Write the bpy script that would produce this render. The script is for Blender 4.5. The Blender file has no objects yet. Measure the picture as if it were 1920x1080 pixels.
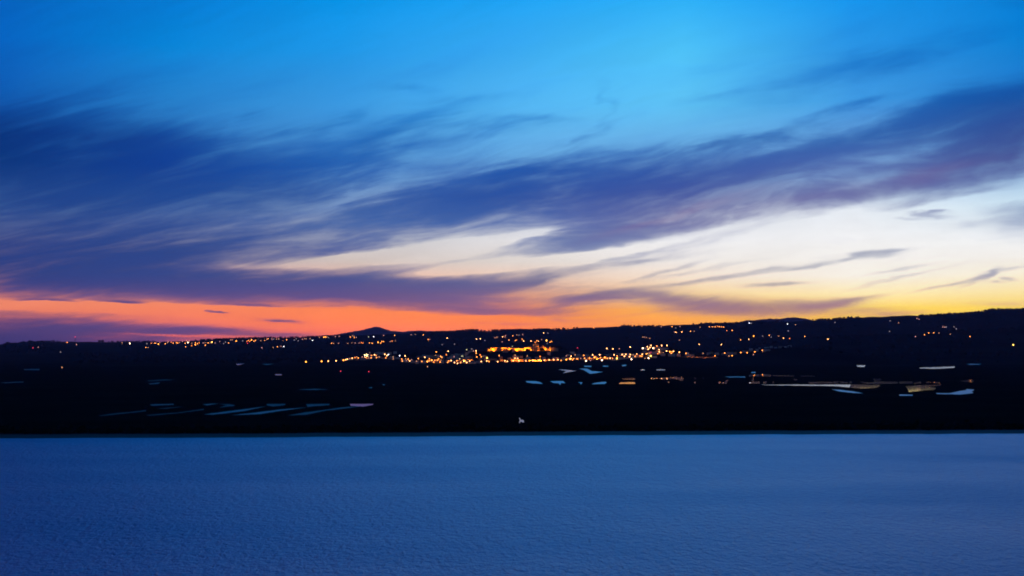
import bpy, math, random, re
import numpy as np
from mathutils import Vector, Matrix

random.seed(7)
rng = np.random.default_rng(7)
scene = bpy.context.scene
COL = scene.collection
PI = math.pi

# ------------------------------------------------------------------ camera
CAM_Z = 45.0
F = 2666.7                        # focal length expressed in photo pixels (1920 wide)
HORIZON = 650.0
PITCH = math.atan((HORIZON - 540.0) / F)
cam_d = bpy.data.cameras.new("camera")
cam_d.lens = 50.0; cam_d.sensor_width = 36.0
cam_d.clip_start = 1.0; cam_d.clip_end = 90000.0
cam = bpy.data.objects.new("camera", cam_d)
cam.location = (0, 0, CAM_Z); cam.rotation_euler = (PI / 2 + PITCH, 0, 0)
COL.objects.link(cam); scene.camera = cam

def ray(px, py):
    xc = (px - 960.0) / F; yc = (540.0 - py) / F
    return xc, math.cos(PITCH) - yc * math.sin(PITCH), math.sin(PITCH) + yc * math.cos(PITCH)
def azel(px, py):
    x, y, z = ray(px, py)
    return math.atan2(x, y), z / math.hypot(x, y)
def on_level(px, py, z):
    x, y, w = ray(px, py); t = (z - CAM_Z) / w
    return x * t, y * t
def at_dist(px, py, D):
    """point seen at a pixel, at horizontal distance D"""
    a, t = azel(px, py)
    return Vector((math.sin(a) * D, math.cos(a) * D, CAM_Z + t * D))

# ------------------------------------------------------------------ helpers
def s2l(c):
    c = c / 255.0
    return c / 12.92 if c <= 0.04045 else ((c + 0.055) / 1.055) ** 2.4
def lin(rgb): return tuple(s2l(v) for v in rgb) + (1.0,)

def tag(o, label=None, cat=None, group=None, kind=None):
    if label: o["label"] = label
    if cat: o["category"] = cat
    if group: o["group"] = group
    if kind: o["kind"] = kind
    return o

def new_obj(name, me, mat=None, parent=None, smooth=False):
    o = bpy.data.objects.new(name, me)
    if mat is not None and not me.materials: me.materials.append(mat)
    COL.objects.link(o)
    if parent is not None: o.parent = parent
    if smooth: me.polygons.foreach_set("use_smooth", [True] * len(me.polygons))
    return o
def empty(name, loc, rz=0.0):
    o = bpy.data.objects.new(name, None); o.empty_display_size = 1
    o.location = loc; o.rotation_euler = (0, 0, rz); COL.objects.link(o); return o

class MB:
    def __init__(s): s.v = []; s.f = []
    def poly(s, pts):
        i = len(s.v); s.v += [tuple(p) for p in pts]; s.f.append(tuple(range(i, i + len(pts)))); return s
    def box(s, x0, x1, y0, y1, z0, z1):
        i = len(s.v)
        s.v += [(x0,y0,z0),(x1,y0,z0),(x1,y1,z0),(x0,y1,z0),(x0,y0,z1),(x1,y0,z1),(x1,y1,z1),(x0,y1,z1)]
        s.f += [(i,i+3,i+2,i+1),(i+4,i+5,i+6,i+7),(i,i+1,i+5,i+4),(i+1,i+2,i+6,i+5),(i+2,i+3,i+7,i+6),(i+3,i,i+4,i+7)]
        return s
    def hexa(s, pts):             # 8 points, bottom ring then top ring
        i = len(s.v); s.v += [tuple(p) for p in pts]
        s.f += [(i,i+3,i+2,i+1),(i+4,i+5,i+6,i+7),(i,i+1,i+5,i+4),(i+1,i+2,i+6,i+5),(i+2,i+3,i+7,i+6),(i+3,i,i+4,i+7)]
        return s
    def gable(s, x0, x1, y0, y1, z0, h, ov=0.4):
        x0 -= ov; x1 += ov; y0 -= ov; y1 += ov; ym = (y0 + y1) / 2; i = len(s.v)
        s.v += [(x0,y0,z0),(x1,y0,z0),(x1,y1,z0),(x0,y1,z0),(x0,ym,z0+h),(x1,ym,z0+h)]
        s.f += [(i,i+1,i+5,i+4),(i+2,i+3,i+4,i+5),(i,i+4,i+3),(i+1,i+2,i+5),(i,i+3,i+2,i+1)]
        return s
    def cone(s, x, y, z0, z1, r0, r1, n=8, cap=True):
        i = len(s.v)
        for z, r in ((z0, r0), (z1, r1)):
            for k in range(n):
                a = 2 * PI * k / n; s.v.append((x + r * math.cos(a), y + r * math.sin(a), z))
        for k in range(n):
            j = (k + 1) % n; s.f.append((i+k, i+j, i+n+j, i+n+k))
        if cap: s.f.append(tuple(i + n + k for k in range(n)))
        return s
    def tube(s, p, q, r0, r1, n=5):
        p = Vector(p); q = Vector(q); d = (q - p).normalized()
        a = d.orthogonal().normalized(); b = d.cross(a); i = len(s.v)
        for c, r in ((p, r0), (q, r1)):
            for k in range(n):
                t = 2 * PI * k / n; s.v.append(tuple(c + a * r * math.cos(t) + b * r * math.sin(t)))
        for k in range(n):
            j = (k + 1) % n; s.f.append((i+k, i+j, i+n+j, i+n+k))
        s.f.append(tuple(i + n + k for k in range(n)))
        return s
    def mesh(s, name):
        me = bpy.data.meshes.new(name); me.from_pydata(s.v, [], s.f); me.update(); return me
    def build(s, name, mat, parent=None, smooth=False):
        return new_obj(name, s.mesh(name), mat, parent, smooth)

# ------------------------------------------------------------------ materials
def mat_new(name):
    m = bpy.data.materials.new(name); m.use_nodes = True
    nt = m.node_tree; bs = nt.nodes["Principled BSDF"]; return m, nt, bs
def surf(name, c, rough=0.9, var=0.25, scale=0.3, spec=0.2):
    """plain matt surface with noise variation"""
    m, nt, bs = mat_new(name)
    tc = nt.nodes.new("ShaderNodeTexCoord"); nz = nt.nodes.new("ShaderNodeTexNoise")
    nz.inputs["Scale"].default_value = scale; nz.inputs["Detail"].default_value = 6
    rp = nt.nodes.new("ShaderNodeValToRGB")
    rp.color_ramp.elements[0].position = 0.3; rp.color_ramp.elements[1].position = 0.7
    rp.color_ramp.elements[0].color = tuple(v * (1 - var) for v in c) + (1,)
    rp.color_ramp.elements[1].color = tuple(v * (1 + var) for v in c) + (1,)
    nt.links.new(tc.outputs["Object"], nz.inputs["Vector"])
    nt.links.new(nz.outputs[0], rp.inputs[0]); nt.links.new(rp.outputs[0], bs.inputs["Base Color"])
    bs.inputs["Roughness"].default_value = rough; bs.inputs["Specular IOR Level"].default_value = spec
    return m
def glow(name, c, L):
    m, nt, bs = mat_new(name)
    bs.inputs["Base Color"].default_value = (0.02, 0.02, 0.02, 1)
    bs.inputs["Emission Color"].default_value = tuple(c) + (1,)
    bs.inputs["Emission Strength"].default_value = L
    return m

M = {}
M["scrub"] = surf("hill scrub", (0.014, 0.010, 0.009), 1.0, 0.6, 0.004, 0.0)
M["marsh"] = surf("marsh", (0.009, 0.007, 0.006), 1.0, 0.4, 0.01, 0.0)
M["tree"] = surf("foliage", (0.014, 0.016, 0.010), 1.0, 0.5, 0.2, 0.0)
M["bark"] = surf("bark", (0.05, 0.04, 0.03), 1.0, 0.3, 1.0, 0.0)
M["lime"] = surf("limewash", (0.74, 0.70, 0.64), 0.9, 0.10, 0.2, 0.1)
M["ochre"] = surf("ochre plaster", (0.50, 0.38, 0.24), 0.9, 0.12, 0.2, 0.1)
M["tile"] = surf("roof tiles", (0.22, 0.09, 0.05), 0.9, 0.25, 0.8, 0.1)
M["glass"] = surf("dark window", (0.02, 0.02, 0.03), 0.2, 0.1, 1, 0.5)
M["stone"] = surf("castle stone", (0.40, 0.32, 0.22), 0.95, 0.22, 0.25, 0.05)
M["metal"] = surf("painted metal", (0.10, 0.10, 0.10), 0.6, 0.1, 1, 0.3)
M["mud"] = surf("wet mud", (0.012, 0.012, 0.018), 0.75, 0.3, 0.05, 0.04)
M["track"] = surf("road", (0.06, 0.055, 0.05), 0.95, 0.2, 0.2, 0.05)

AMBER = (1.0, 0.28, 0.045)
LAMPS = {   # kind: colour, radiance, size factor, words
 "a": (AMBER, 11, 1.0, "amber"),
 "w": ((1.0, 0.39, 0.13), 17, 1.0, "warm white"),
 "o": ((1.0, 0.22, 0.03), 8, 1.0, "orange"),
 "d": ((1.0, 0.40, 0.18), 3.4, 0.9, "dim amber"),
 "p": ((1.0, 0.42, 0.36), 2.6, 0.9, "dim pinkish"),
 "f": ((0.9, 0.70, 0.75), 1.3, 0.9, "very faint whitish"),
 "v": ((0.95, 0.90, 1.0), 9, 1.0, "cool white"),
 "W": ((1.0, 0.62, 0.38), 16, 1.35, "large brilliant white"),
 "B": ((1.0, 0.29, 0.035), 10, 1.55, "large bright amber"),
 "Y": ((1.0, 0.52, 0.08), 11, 1.7, "large yellow"),
 "g": ((0.85, 0.80, 0.42), 2.4, 1.1, "faint greenish"),
 "r": ((1.0, 0.04, 0.10), 4.0, 0.9, "red"),
}
LM = {k: glow("lamp " + v[3], v[0], v[1]) for k, v in LAMPS.items()}

# ------------------------------------------------------------------ terrain
def prof(s):
    pts = sorted(tuple(map(float, p.split(","))) for p in s.split())
    A = np.array([azel(x, y) for x, y in pts]); return A[:, 0], A[:, 1]
# crest lines as the eye meets them, each at its own distance
P_RIDGE = prof("-900,652 -400,651 0,648 20,645.5 60,642.5 100,641 150,640.6 200,642 260,641.5 300,641 340,639.5 400,637.5 450,635.5 520,633.5 570,632.5 "
 "610,631 650,629.5 700,627.5 760,625 800,624 850,622 866,620.6 885,619 897,620.6 930,619.9 950,619.3 1000,618.8 1060,617 1095,614.2 1130,613.8 "
 "1160,612 1175,610.3 1190,612 1240,611.3 1260,609 1300,608.5 1320,606.6 1350,607.5 1380,606 1410,604.5 1450,604 1500,602 1532,600 1552,598.8 1602,595 1627,593.8 "
 "1655,593.6 1680,592.3 1705,590.6 1720,592 1765,590.5 1802,587.5 1820,587 1840,584.5 1860,580.3 1876,579.4 1900,579.8 1920,578 2100,570 2500,580")
P_RIGHT = prof("-900,700 1200,700 1350,662 1420,648 1480,639 1550,631 1620,629.5 1700,629 1760,624 1800,619.5 1850,617.5 1920,616 2100,612 2500,615")
P_TOWN = prof("-900,690 500,690 560,681 600,678 650,673 690,667 720,663 760,664 800,663 818,661 840,660 860,664 880,661 895,663 915,668 950,668 1000,667 1040,664 1060,661 "
 "1085,665 1120,666 1150,663 1180,658 1205,655 1225,651 1250,650 1275,657 1310,661 1350,660 1390,658 1430,655 1480,652 1540,654 1640,668 1800,684 2500,690")
P_FAR = prof("-900,652 500,652 545,645 600,640 612,634 619,629 640,625 660,621.8 680,618.6 692,614.8 700,612.9 706,612.5 712,613.2 724,617.4 "
 "732,619.6 745,621 760,621.8 766,620.4 776,620.3 790,619.5 800,620.4 830,620.1 846,619.7 856,621 880,626 950,622 965,617.3 975,615.6 985,617.3 1000,622 1100,625 1340,615 1380,606 1392,602 1402,599.6 "
 "1410,600.3 1430,598.2 1445,597 1452,597.8 1462,596.9 1478,595.3 1494,595.0 1505,596 1520,599.5 1545,606 1700,615 2500,625")
# distance, where the front slope starts, fall-off behind, steepness
LAYERS = [(P_TOWN, 4150.0, 3480.0, 700.0, 0.9), (P_RIGHT, 6200.0, 3900.0, 1500.0, 1.3),
          (P_RIDGE, 9600.0, 4700.0, 2600.0, 1.25), (P_FAR, 24000.0, 15500.0, 3500.0, 1.4)]

def vnoise(u, v, seed):
    ui = np.floor(u).astype(int); vi = np.floor(v).astype(int); fu = u - ui; fv = v - vi
    fu = fu * fu * (3 - 2 * fu); fv = fv * fv * (3 - 2 * fv)
    def hsh(a, b):
        n = (a * 374761393 + b * 668265263 + seed * 1442695041) & 0xffffffff
        n = ((n ^ (n >> 13)) * 1274126177) & 0xffffffff
        return ((n ^ (n >> 16)) & 0xffff) / 65535.0
    a = hsh(ui, vi); b = hsh(ui + 1, vi); c = hsh(ui, vi + 1); d = hsh(ui + 1, vi + 1)
    return (a * (1 - fu) + b * fu) * (1 - fv) + (c * (1 - fu) + d * fu) * fv
def fbm(u, v, seed, oct=4):
    r = 0; amp = 0.5
    for k in range(oct):
        r = r + amp * (vnoise(u, v, seed + k) - 0.5); u = u * 2.1; v = v * 2.1; amp *= 0.5
    return r
_ca, _ct = azel(975, 658)
CASTLE_D = 3800.0
CASTLE_X = math.sin(_ca) * CASTLE_D; CASTLE_Y = math.cos(_ca) * CASTLE_D
CASTLE_Z = 32.5
def height(a, d):
    a = np.asarray(a, float); d = np.asarray(d, float)
    h = np.full(np.broadcast(a, d).shape, 1.0)
    X = np.sin(a) * d; Y = np.cos(a) * d
    for (pa, pt), D, s0, fall, pw in LAYERS:
        H = CAM_Z + np.interp(a, pa, pt) * D
        front = np.clip((d - s0) / (D - s0), 0, 1) ** pw
        back = 1 - np.clip((d - D) / fall, 0, 1); back = back * back * (3 - 2 * back)
        s = np.where(d <= D, front, back)
        hl = 1 + (H - 1) * s
        body = np.clip(4 * s * (1 - s), 0, 1)
        hl = hl + body * fbm(X / (D * 0.05), Y / (D * 0.07), int(D) % 97, 5) * (H - 1) * 0.35
        hl = hl + (s > 0.93) * fbm(X / 55.0, Y / 90.0, 5, 3) * D * 0.0007
        h = np.maximum(h, hl)
    # castle hill: a flat-topped knoll
    q = np.hypot((X - CASTLE_X - 2) / 118.0, (Y - CASTLE_Y - 25) / 75.0)
    k = np.clip((1.75 - q) / 0.75, 0, 1); k = k * k * (3 - 2 * k)
    h = np.maximum(h, 1 + (CASTLE_Z - 1) * k + (k > 0) * (k < 1) * fbm(X / 18, Y / 18, 3) * 3 * k)
    return h

def bank_dist(a):
    """distance of the far shore of the river"""
    px = 960 + F * np.tan(a)
    y = np.interp(px, [-600, 0, 480, 960, 1440, 1920, 2600], [827, 821.5, 819.6, 816.8, 814, 812.4, 810])
    w = fbm(px / 60.0, px * 0, 11, 4) * 1.4
    return CAM_Z / ((y + w - HORIZON) / F) / np.cos(a)

def grid_mesh(name, mat, az, dist, zf, kind_label, smooth=True):
    A, D = np.meshgrid(az, dist)
    if callable(dist): raise ValueError
    Z = zf(A, D); X = np.sin(A) * D; Y = np.cos(A) * D
    return sheet(name, mat, X, Y, Z, kind_label, smooth)
def sheet(name, mat, X, Y, Z, label, smooth=True):
    n, m = X.shape
    co = np.stack([X, Y, Z], -1).reshape(-1, 3)
    idx = np.arange(n * m).reshape(n, m)
    q = np.stack([idx[:-1, :-1], idx[:-1, 1:], idx[1:, 1:], idx[1:, :-1]], -1).reshape(-1, 4)
    me = bpy.data.meshes.new(name)
    me.vertices.add(len(co)); me.vertices.foreach_set("co", co.ravel())
    me.loops.add(q.size); me.loops.foreach_set("vertex_index", q.ravel().astype(np.int32))
    me.polygons.add(len(q)); me.polygons.foreach_set("loop_start", (np.arange(len(q)) * 4).astype(np.int32))
    me.update(calc_edges=True); me.validate()
    o = new_obj(name, me, mat, None, smooth)
    return tag(o, label, None, None, "structure")

AZ = np.concatenate([np.linspace(-0.95, -0.40, 40, endpoint=False), np.linspace(-0.40, 0.40, 1000), np.linspace(0.40, 0.95, 41)[1:]])
# marsh: from the shore to the foot of the town, flat
rows = np.linspace(0, 1, 26)
BD = bank_dist(AZ)
A2 = np.repeat(AZ[None, :], len(rows), 0); D2 = (BD + 18)[None, :] + rows[:, None] ** 1.5 * (3300.0 - BD - 18)[None, :]
Zm = np.full(A2.shape, 1.0); Zm[0] = 0.95
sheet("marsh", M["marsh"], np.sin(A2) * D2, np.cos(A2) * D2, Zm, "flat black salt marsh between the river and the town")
# mud edge of the river
rows = np.linspace(0, 1, 6); A2 = np.repeat(AZ[None, :], 6, 0)
D2 = BD[None, :] - 3 + rows[:, None] * 21.0
sheet("mudflat", M["mud"], np.sin(A2) * D2, np.cos(A2) * D2, np.repeat((-0.12 + 1.07 * rows ** 1.3)[:, None], len(AZ), 1), "narrow wet mud bank at the water's edge")
# land rising to the ridges
DD = np.concatenate([np.linspace(3300, 4400, 90, endpoint=False), np.geomspace(4400, 10200, 130, endpoint=False), np.linspace(10200, 13200, 12)])
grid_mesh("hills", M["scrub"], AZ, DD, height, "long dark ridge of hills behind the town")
DD = np.concatenate([np.linspace(13200, 21500, 12, endpoint=False), np.linspace(21500, 28500, 50)])
AZf = AZ[(AZ > -0.6) & (AZ < 0.6)]
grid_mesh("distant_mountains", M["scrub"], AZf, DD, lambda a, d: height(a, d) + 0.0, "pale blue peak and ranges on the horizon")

# bluff under the camera
xs = np.linspace(-260, 260, 40); ys = np.linspace(-260, 170, 40)
X, Y = np.meshgrid(xs, ys)
k = np.clip((150 - Y) / 150, 0, 1); k = k * k * (3 - 2 * k)
sheet("hillside", M["scrub"], X, Y, -2 + 44.5 * k + fbm(X / 20, Y / 20, 9) * 3 * k * (k < 0.95), "near bank the view is taken from")

# ------------------------------------------------------------------ water
def water_mat(name, rough, big, fine, small_scale):
    m, nt, bs = mat_new(name)
    bs.inputs["Base Color"].default_value = (0.000, 0.055, 0.27, 1)
    bs.inputs["Roughness"].default_value = rough
    bs.inputs["IOR"].default_value = 1.333
    geo = nt.nodes.new("ShaderNodeNewGeometry")
    prev = None
    for sc, st, dist, rot in ((0.035, big, 2.0, 0.25), (small_scale, fine, 1.35, -0.3), (small_scale * 3.3, fine, 0.55, 0.5)):
        mp = nt.nodes.new("ShaderNodeMapping"); mp.inputs["Scale"].default_value = (sc * 1.25, sc * 0.6, sc); mp.inputs["Rotation"].default_value = (0, 0, rot)
        nz = nt.nodes.new("ShaderNodeTexNoise"); nz.inputs["Scale"].default_value = 1.0; nz.inputs["Detail"].default_value = 3; nz.inputs["Distortion"].default_value = 0.6
        bp = nt.nodes.new("ShaderNodeBump"); bp.inputs["Strength"].default_value = st; bp.inputs["Distance"].default_value = dist
        nt.links.new(geo.outputs["Position"], mp.inputs[0]); nt.links.new(mp.outputs[0], nz.inputs["Vector"])
        nt.links.new(nz.outputs[0], bp.inputs["Height"])
        if prev: nt.links.new(prev.outputs[0], bp.inputs["Normal"])
        prev = bp
    nt.links.new(prev.outputs[0], bs.inputs["Normal"])
    # wind patches: slicks and ruffled water differ in roughness
    mp = nt.nodes.new("ShaderNodeMapping"); mp.inputs["Scale"].default_value = (0.004, 0.016, 1); mp.inputs["Rotation"].default_value = (0, 0, 0.15)
    nz = nt.nodes.new("ShaderNodeTexNoise"); nz.inputs["Scale"].default_value = 1.0; nz.inputs["Detail"].default_value = 5
    mr = nt.nodes.new("ShaderNodeMapRange"); mr.inputs[1].default_value = 0.3; mr.inputs[2].default_value = 0.7
    mr.inputs[3].default_value = rough * 0.9; mr.inputs[4].default_value = rough * 1.1
    nt.links.new(geo.outputs["Position"], mp.inputs[0]); nt.links.new(mp.outputs[0], nz.inputs["Vector"])
    nt.links.new(nz.outputs[0], mr.inputs[0]); nt.links.new(mr.outputs[0], bs.inputs["Roughness"])
    return m
M["river"] = water_mat("river water", 0.38, 0.9, 1.0, 0.45)
o = MB().poly([(-26000, -4000, 0), (26000, -4000, 0), (26000, 27500, 0), (-26000, 27500, 0)]).build("river", M["river"])
tag(o, "wide rippled blue river filling the lower quarter", None, None, "structure")

def pond_mat(name, rough):
    m, nt, bs = mat_new(name)
    bs.inputs["Base Color"].default_value = (0.004, 0.008, 0.015, 1)
    bs.inputs["Roughness"].default_value = rough; bs.inputs["IOR"].default_value = 1.333
    return m
PM = {"c": pond_mat("still water", 0.03), "m": pond_mat("faintly ruffled water", 0.17), "b": pond_mat("ruffled water", 0.34), "k": pond_mat("shallow muddy water", 0.45)}
PM["n"] = pond_mat("reedy water", 0.58); PM["n"].node_tree.nodes["Principled BSDF"].inputs["Specular IOR Level"].default_value = 0.07
PM["k"].node_tree.nodes["Principled BSDF"].inputs["Specular IOR Level"].default_value = 0.12
PONDS = """b 985.5,714.5 1005,714.8 1012,716.4 1018,719.6 1000,718.8 988,717.2
b 1031.5,714.8 1056,714.4 1060,718.6 1052,718 1050.5,722 1047.5,718.6 1038,718
b 1084,716.8 1092.5,716.8 1090.5,718.8 1089.3,721.8 1088,718.4
b 1109,720.2 1119,717.4 1136,715.8 1137.5,717.6 1133,720
m 1047,692.8 1060,693.2 1081,695.3 1070,697 1055,699.6 1062,696
b 1086,691.2 1101,691.3 1110,695.8 1131,697.4 1120,699.2 1106,700.8 1100,697 1095,693.8
b 1095,685.8 1109,685.8 1109,687.9 1096,687.9
b 1130,685.5 1141,685.8 1140,687.4 1131,687.4
b 1166,684.7 1175,683.3 1174,685.9 1167,686.6
m 1201,692.8 1209,692.8 1209,694.4 1201,694.4
m 1231,692.8 1247,692.8 1247,694.3 1231,694.3
c 1166,710.4 1178,709.6 1190,709.5 1191,711.8 1168,711.6
c 1160,719.2 1164,717.2 1190,716.9 1191,719.3
c 1220,709.3 1233,709 1233,710.3 1222,710.4
c 1236,708.8 1260,708 1273,707.7 1281,708.3 1281,712.6 1275,712.6 1270,710.3 1238,710.8
c 1252,716.3 1255,715.8 1254,717.8
c 1302,708 1305,709 1304,710.6
c 1317,708 1320,708.6 1319,710.4
c 1302,716.5 1304,716.2 1304,718.3 1302,718
c 1346.5,716.5 1350,716 1349.5,719 1347,718.8
c 1353,717.8 1358,717 1357,719 1354,718.9
c 1359.5,714.5 1363.5,713 1368,713.5 1363,715 1362,718.6 1359,718.6
k 1358,706 1397,705.6 1397,707.8 1368,707.6
b 1409,697.6 1416.5,697.4 1416.5,699.2 1409,699.2
c 1403,704 1407,702.9 1430,701.8 1446,702.8 1446,705.6 1404,705.3
c 1448,703.2 1462,703 1490,703.3 1490,705.6 1450,705.4
c 1500,703.8 1515,704.2 1528,704.6 1528,706 1502,705.8
c 1410,710.5 1413,710 1414,715 1410.5,715
c 1402,717 1424,715.8 1425.5,718.7 1405,718.8
c 1430,716 1438,715.3 1437,718.7 1432,718.7
c 1448,716 1451,715.6 1450.5,718.4 1448.5,718.2
c 1488,710.8 1495,710.8 1495,713 1489,713
c 1515,716.2 1540,716.2 1561,716.4 1561.5,718.7 1518,718.7
c 1562.5,715.8 1572,714.8 1572,718.2 1563,718.3
c 1575,716.4 1590,716.2 1590,718.9 1576,718.8
c 1592,715.6 1597,715 1598,717.6 1593,717.8
c 1613,715 1622,716.6 1632,717.2 1640,715.8 1660,715.8 1683,716 1683,718.8 1650,719.2 1630,719.4 1616,717.4
c 1636,710.2 1652,710.4 1652,712.8 1643,714 1640,715.2
c 1686,715.8 1711,716 1711,718.9 1687,719
c 1713,718 1721,716.8 1727,715.2 1727,718.8 1715,719.3
c 1736,716 1743,716.3 1742,718.2 1737,718
c 1749,716.2 1762,716.6 1762,718.9 1750,718.7
c 1596,721 1614,720.8 1648,721.5 1651,724 1641,727.2 1615,728.6 1600,727 1594,726.4
m 1426,721.3 1462,721.2 1500,721.2 1562,721.2 1595,721 1593,726.3 1562,723.7 1500,722.9 1470,722.5 1440,722.1
c 1697,724.5 1725,722.1 1766,720.8 1762,723.4 1741,724.9 1755,727.3 1753,730.2 1720,733.2 1704,735 1702,729
b 1559,730.2 1575,730.8 1600,733.8 1618,737.5 1600,736.8 1575,734.2
b 1686,739.8 1711,739.9 1711,742 1687,742
b 1755,737 1780,737.3 1798,733.3 1812,731.3 1812,729.2 1827,730.8 1822,734 1825,737 1800,739.8 1785,739 1757,738.8
c 1799,714 1812,712.3 1827,712.6 1824,716.2 1810,716.2
m 1724,689.4 1745,688.9 1790,687 1790,689.4 1760,691.4 1725,690.9
m 1605,683.8 1624,683.8 1620,688.4 1608,687.6
k 1812,682 1840,682.4 1836,684 1818,684
k 1272,675.3 1310,674.8 1310,676.6 1275,677
n 275,713.6 295,712.4 312,711.4 332,712.3 300,713.7 280,714.7
k 278,719.6 300,717.2 297,719.4 282,720.6
k 0,717.4 44,715.3 44,717 10,718.4
n 184,779.7 215,775.6 245,772 273,768.6 274,770.4 220,777.2 190,780.4
n 295,767 311,765.2 330,763 345,761.8 312,766.8
k 281,758 325,756.6 326,759.2 285,761
n 274,778.8 333,773.2 382,766 382,768.2 335,774.9 280,779.8
n 411,756.8 430,757.4 441,759.2 437,761.8 411,764.8 425,760
n 500,756.8 535,756.8 535,759.6 512,762.8 500,760.4
n 574,757.3 618,756.8 617,759.2 588,762 577,763.8
c 656,756.8 700,757 699,759.5 680,762.8 658,761.2
n 539,779.4 570,773.8 600,769.2 640,763.3 682,760.8 650,764.9 610,770.5 575,778
k 430,779.2 480,773.8 520,767.8 575,763.3 522,770.6 487,777
k 382,777.2 450,767.8 500,761.2 456,770.6 400,778
k 380,757.6 410,755.8 388,760.4
n 559,730 590,728.3 618,729.8 590,731.7 565,731.2
m 516,701.8 528,701.8 528,703.5 516,703.5
m 442,682.3 460,681.8 446,684.6
k 490,683 515,682.2 500,684.2
m 285,666.8 320,665.3 342,664.2 344,666.4 300,668.4
m 465,664.7 530,662.4 575,662.8 530,664.8 470,665.6
k 44,692 74,691.6 74,694 46,694
k 717,720.5 722,720.8 720,722.6
k 690,726 698,725.6 697,728.2
m 973,783.4 975,783.3 976.6,787.6 980,786.8 982,788.2 982.4,792.2 979,791.6 976.4,790.2 974.2,793.4 972.8,792.6 975,788.4"""
for ln in PONDS.split("\n"):
    t = ln.split(); pts = [tuple(map(float, p.split(","))) for p in t[1:]]
    kx = sum(p[0] for p in pts) / len(pts); ky = sum(p[1] for p in pts) / len(pts)
    if kx < 720 and ky > 725: pts = [(x, y_ + (0.22 if y_ < ky else -0.22) * 2) for x, y_ in pts]
    if t[0] == 'c' and kx > 900 and max(p[1] for p in pts) - min(p[1] for p in pts) < 6: pts = [(x, ky + (y_ - ky) * 1.25) for x, y_ in pts]
    # finely stepped outline with a ragged edge, laid on the flat marsh
    out = []
    for (x0, y0), (x1, y1) in zip(pts, pts[1:] + pts[:1]):
        n = max(1, int(abs(x1 - x0) / 5))
        for k in range(n):
            f = k / n; j = 0.0 if k == 0 else random.uniform(-0.22, 0.22)
            out.append((x0 + (x1 - x0) * f, y0 + (y1 - y0) * f + j))
    z = 1.03
    if ky < 672: z = None
    v = []
    for x, y in out:
        gx, gy = on_level(x, y, 1.03); v.append((gx, gy, 1.03))
    if len(pts) >= 3 and (v[1][0] - v[0][0]) * (v[-1][1] - v[0][1]) - (v[1][1] - v[0][1]) * (v[-1][0] - v[0][0]) < 0: v.reverse()
    if z is None: # the two far lagoons lie behind the marsh, on the low shelf there
        zz = max(float(height(math.atan2(p[0], p[1]), math.hypot(p[0], p[1]))) for p in v) + 0.3
        v = [(on_level(x, y, zz) + (zz,)) for x, y in out]; v.reverse()
        v = [tuple(p) for p in v]
    me = bpy.data.meshes.new("pond"); me.from_pydata(v, [], [tuple(range(len(v)))]); me.update()
    if me.polygons[0].normal.z < 0: me.flip_normals()
    look = {"c": "still pool mirroring the glow", "m": "pale pool", "b": "blue pool", "n": "dim blue reedy channel", "k": "dim dark pool"}[t[0]]
    tag(new_obj("pond", me, PM[t[0]]), look + " in the salt marsh", None, "pools in the salt marsh", "structure")

# ------------------------------------------------------------------ vegetation
def clump_mesh(name, spots, seed, mat, leaves=26):
    """many leaf clumps: small bent quads scattered through each crown's volume"""
    r = np.random.default_rng(seed); V = []; Q = []
    for (x, y, z, rad, hgt) in spots:
        n = leaves
        u = r.normal(size=(n, 3)); u /= np.linalg.norm(u, axis=1)[:, None]
        u *= r.random((n, 1)) ** 0.35
        c = np.array([x, y, z + hgt * 0.55]) + u * np.array([rad, rad, hgt * 0.5])
        a = r.normal(size=(n, 3)); a /= np.linalg.norm(a, axis=1)[:, None]
        b = np.cross(a, r.normal(size=(n, 3))); b /= np.linalg.norm(b, axis=1)[:, None]
        s = rad * (0.25 + 0.3 * r.random((n, 1)))
        base = len(V) * 0 + sum(len(k) for k in V) if False else None
        V.append(np.stack([c - a * s - b * s, c + a * s - b * s, c + a * s + b * s, c - a * s + b * s], 1).reshape(-1, 3))
    co = np.concatenate(V); n = len(co) // 4
    me = bpy.data.meshes.new(name)
    me.vertices.add(len(co)); me.vertices.foreach_set("co", co.ravel())
    me.loops.add(len(co)); me.loops.foreach_set("vertex_index", np.arange(len(co), dtype=np.int32))
    me.polygons.add(n); me.polygons.foreach_set("loop_start", (np.arange(n) * 4).astype(np.int32))
    me.update(calc_edges=True); return me
def gh(x, y): return float(height(math.atan2(x, y), math.hypot(x, y)))

# woods along the crests and over the slopes: one mass
spots = []
for i in range(5200):
    a = random.uniform(-0.37, 0.37)
    d = random.choice([random.gauss(9600, 90), random.uniform(6500, 9600), random.gauss(9600, 60)])
    if math.sin(a * 90) + math.sin(a * 37 + 2) + random.uniform(-1, 1) < 0.2: continue
    r_ = random.uniform(4, 9); spots.append((math.sin(a) * d, math.cos(a) * d, float(height(a, d)) - 1, r_, random.uniform(6, 11)))
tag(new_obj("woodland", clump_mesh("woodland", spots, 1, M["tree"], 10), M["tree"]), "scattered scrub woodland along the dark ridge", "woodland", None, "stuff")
spots = []
for i in range(1500):
    a = random.uniform(-0.30, 0.36); d = random.uniform(3950, 6200)
    if a > 0.17: d = random.choice([random.gauss(6200, 60), d])
    r_ = random.uniform(3, 6); spots.append((math.sin(a) * d, math.cos(a) * d, float(height(a, d)) - 1, r_, random.uniform(4, 8)))
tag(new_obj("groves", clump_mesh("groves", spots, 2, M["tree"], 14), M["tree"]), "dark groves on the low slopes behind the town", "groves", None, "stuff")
spots = []
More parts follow.
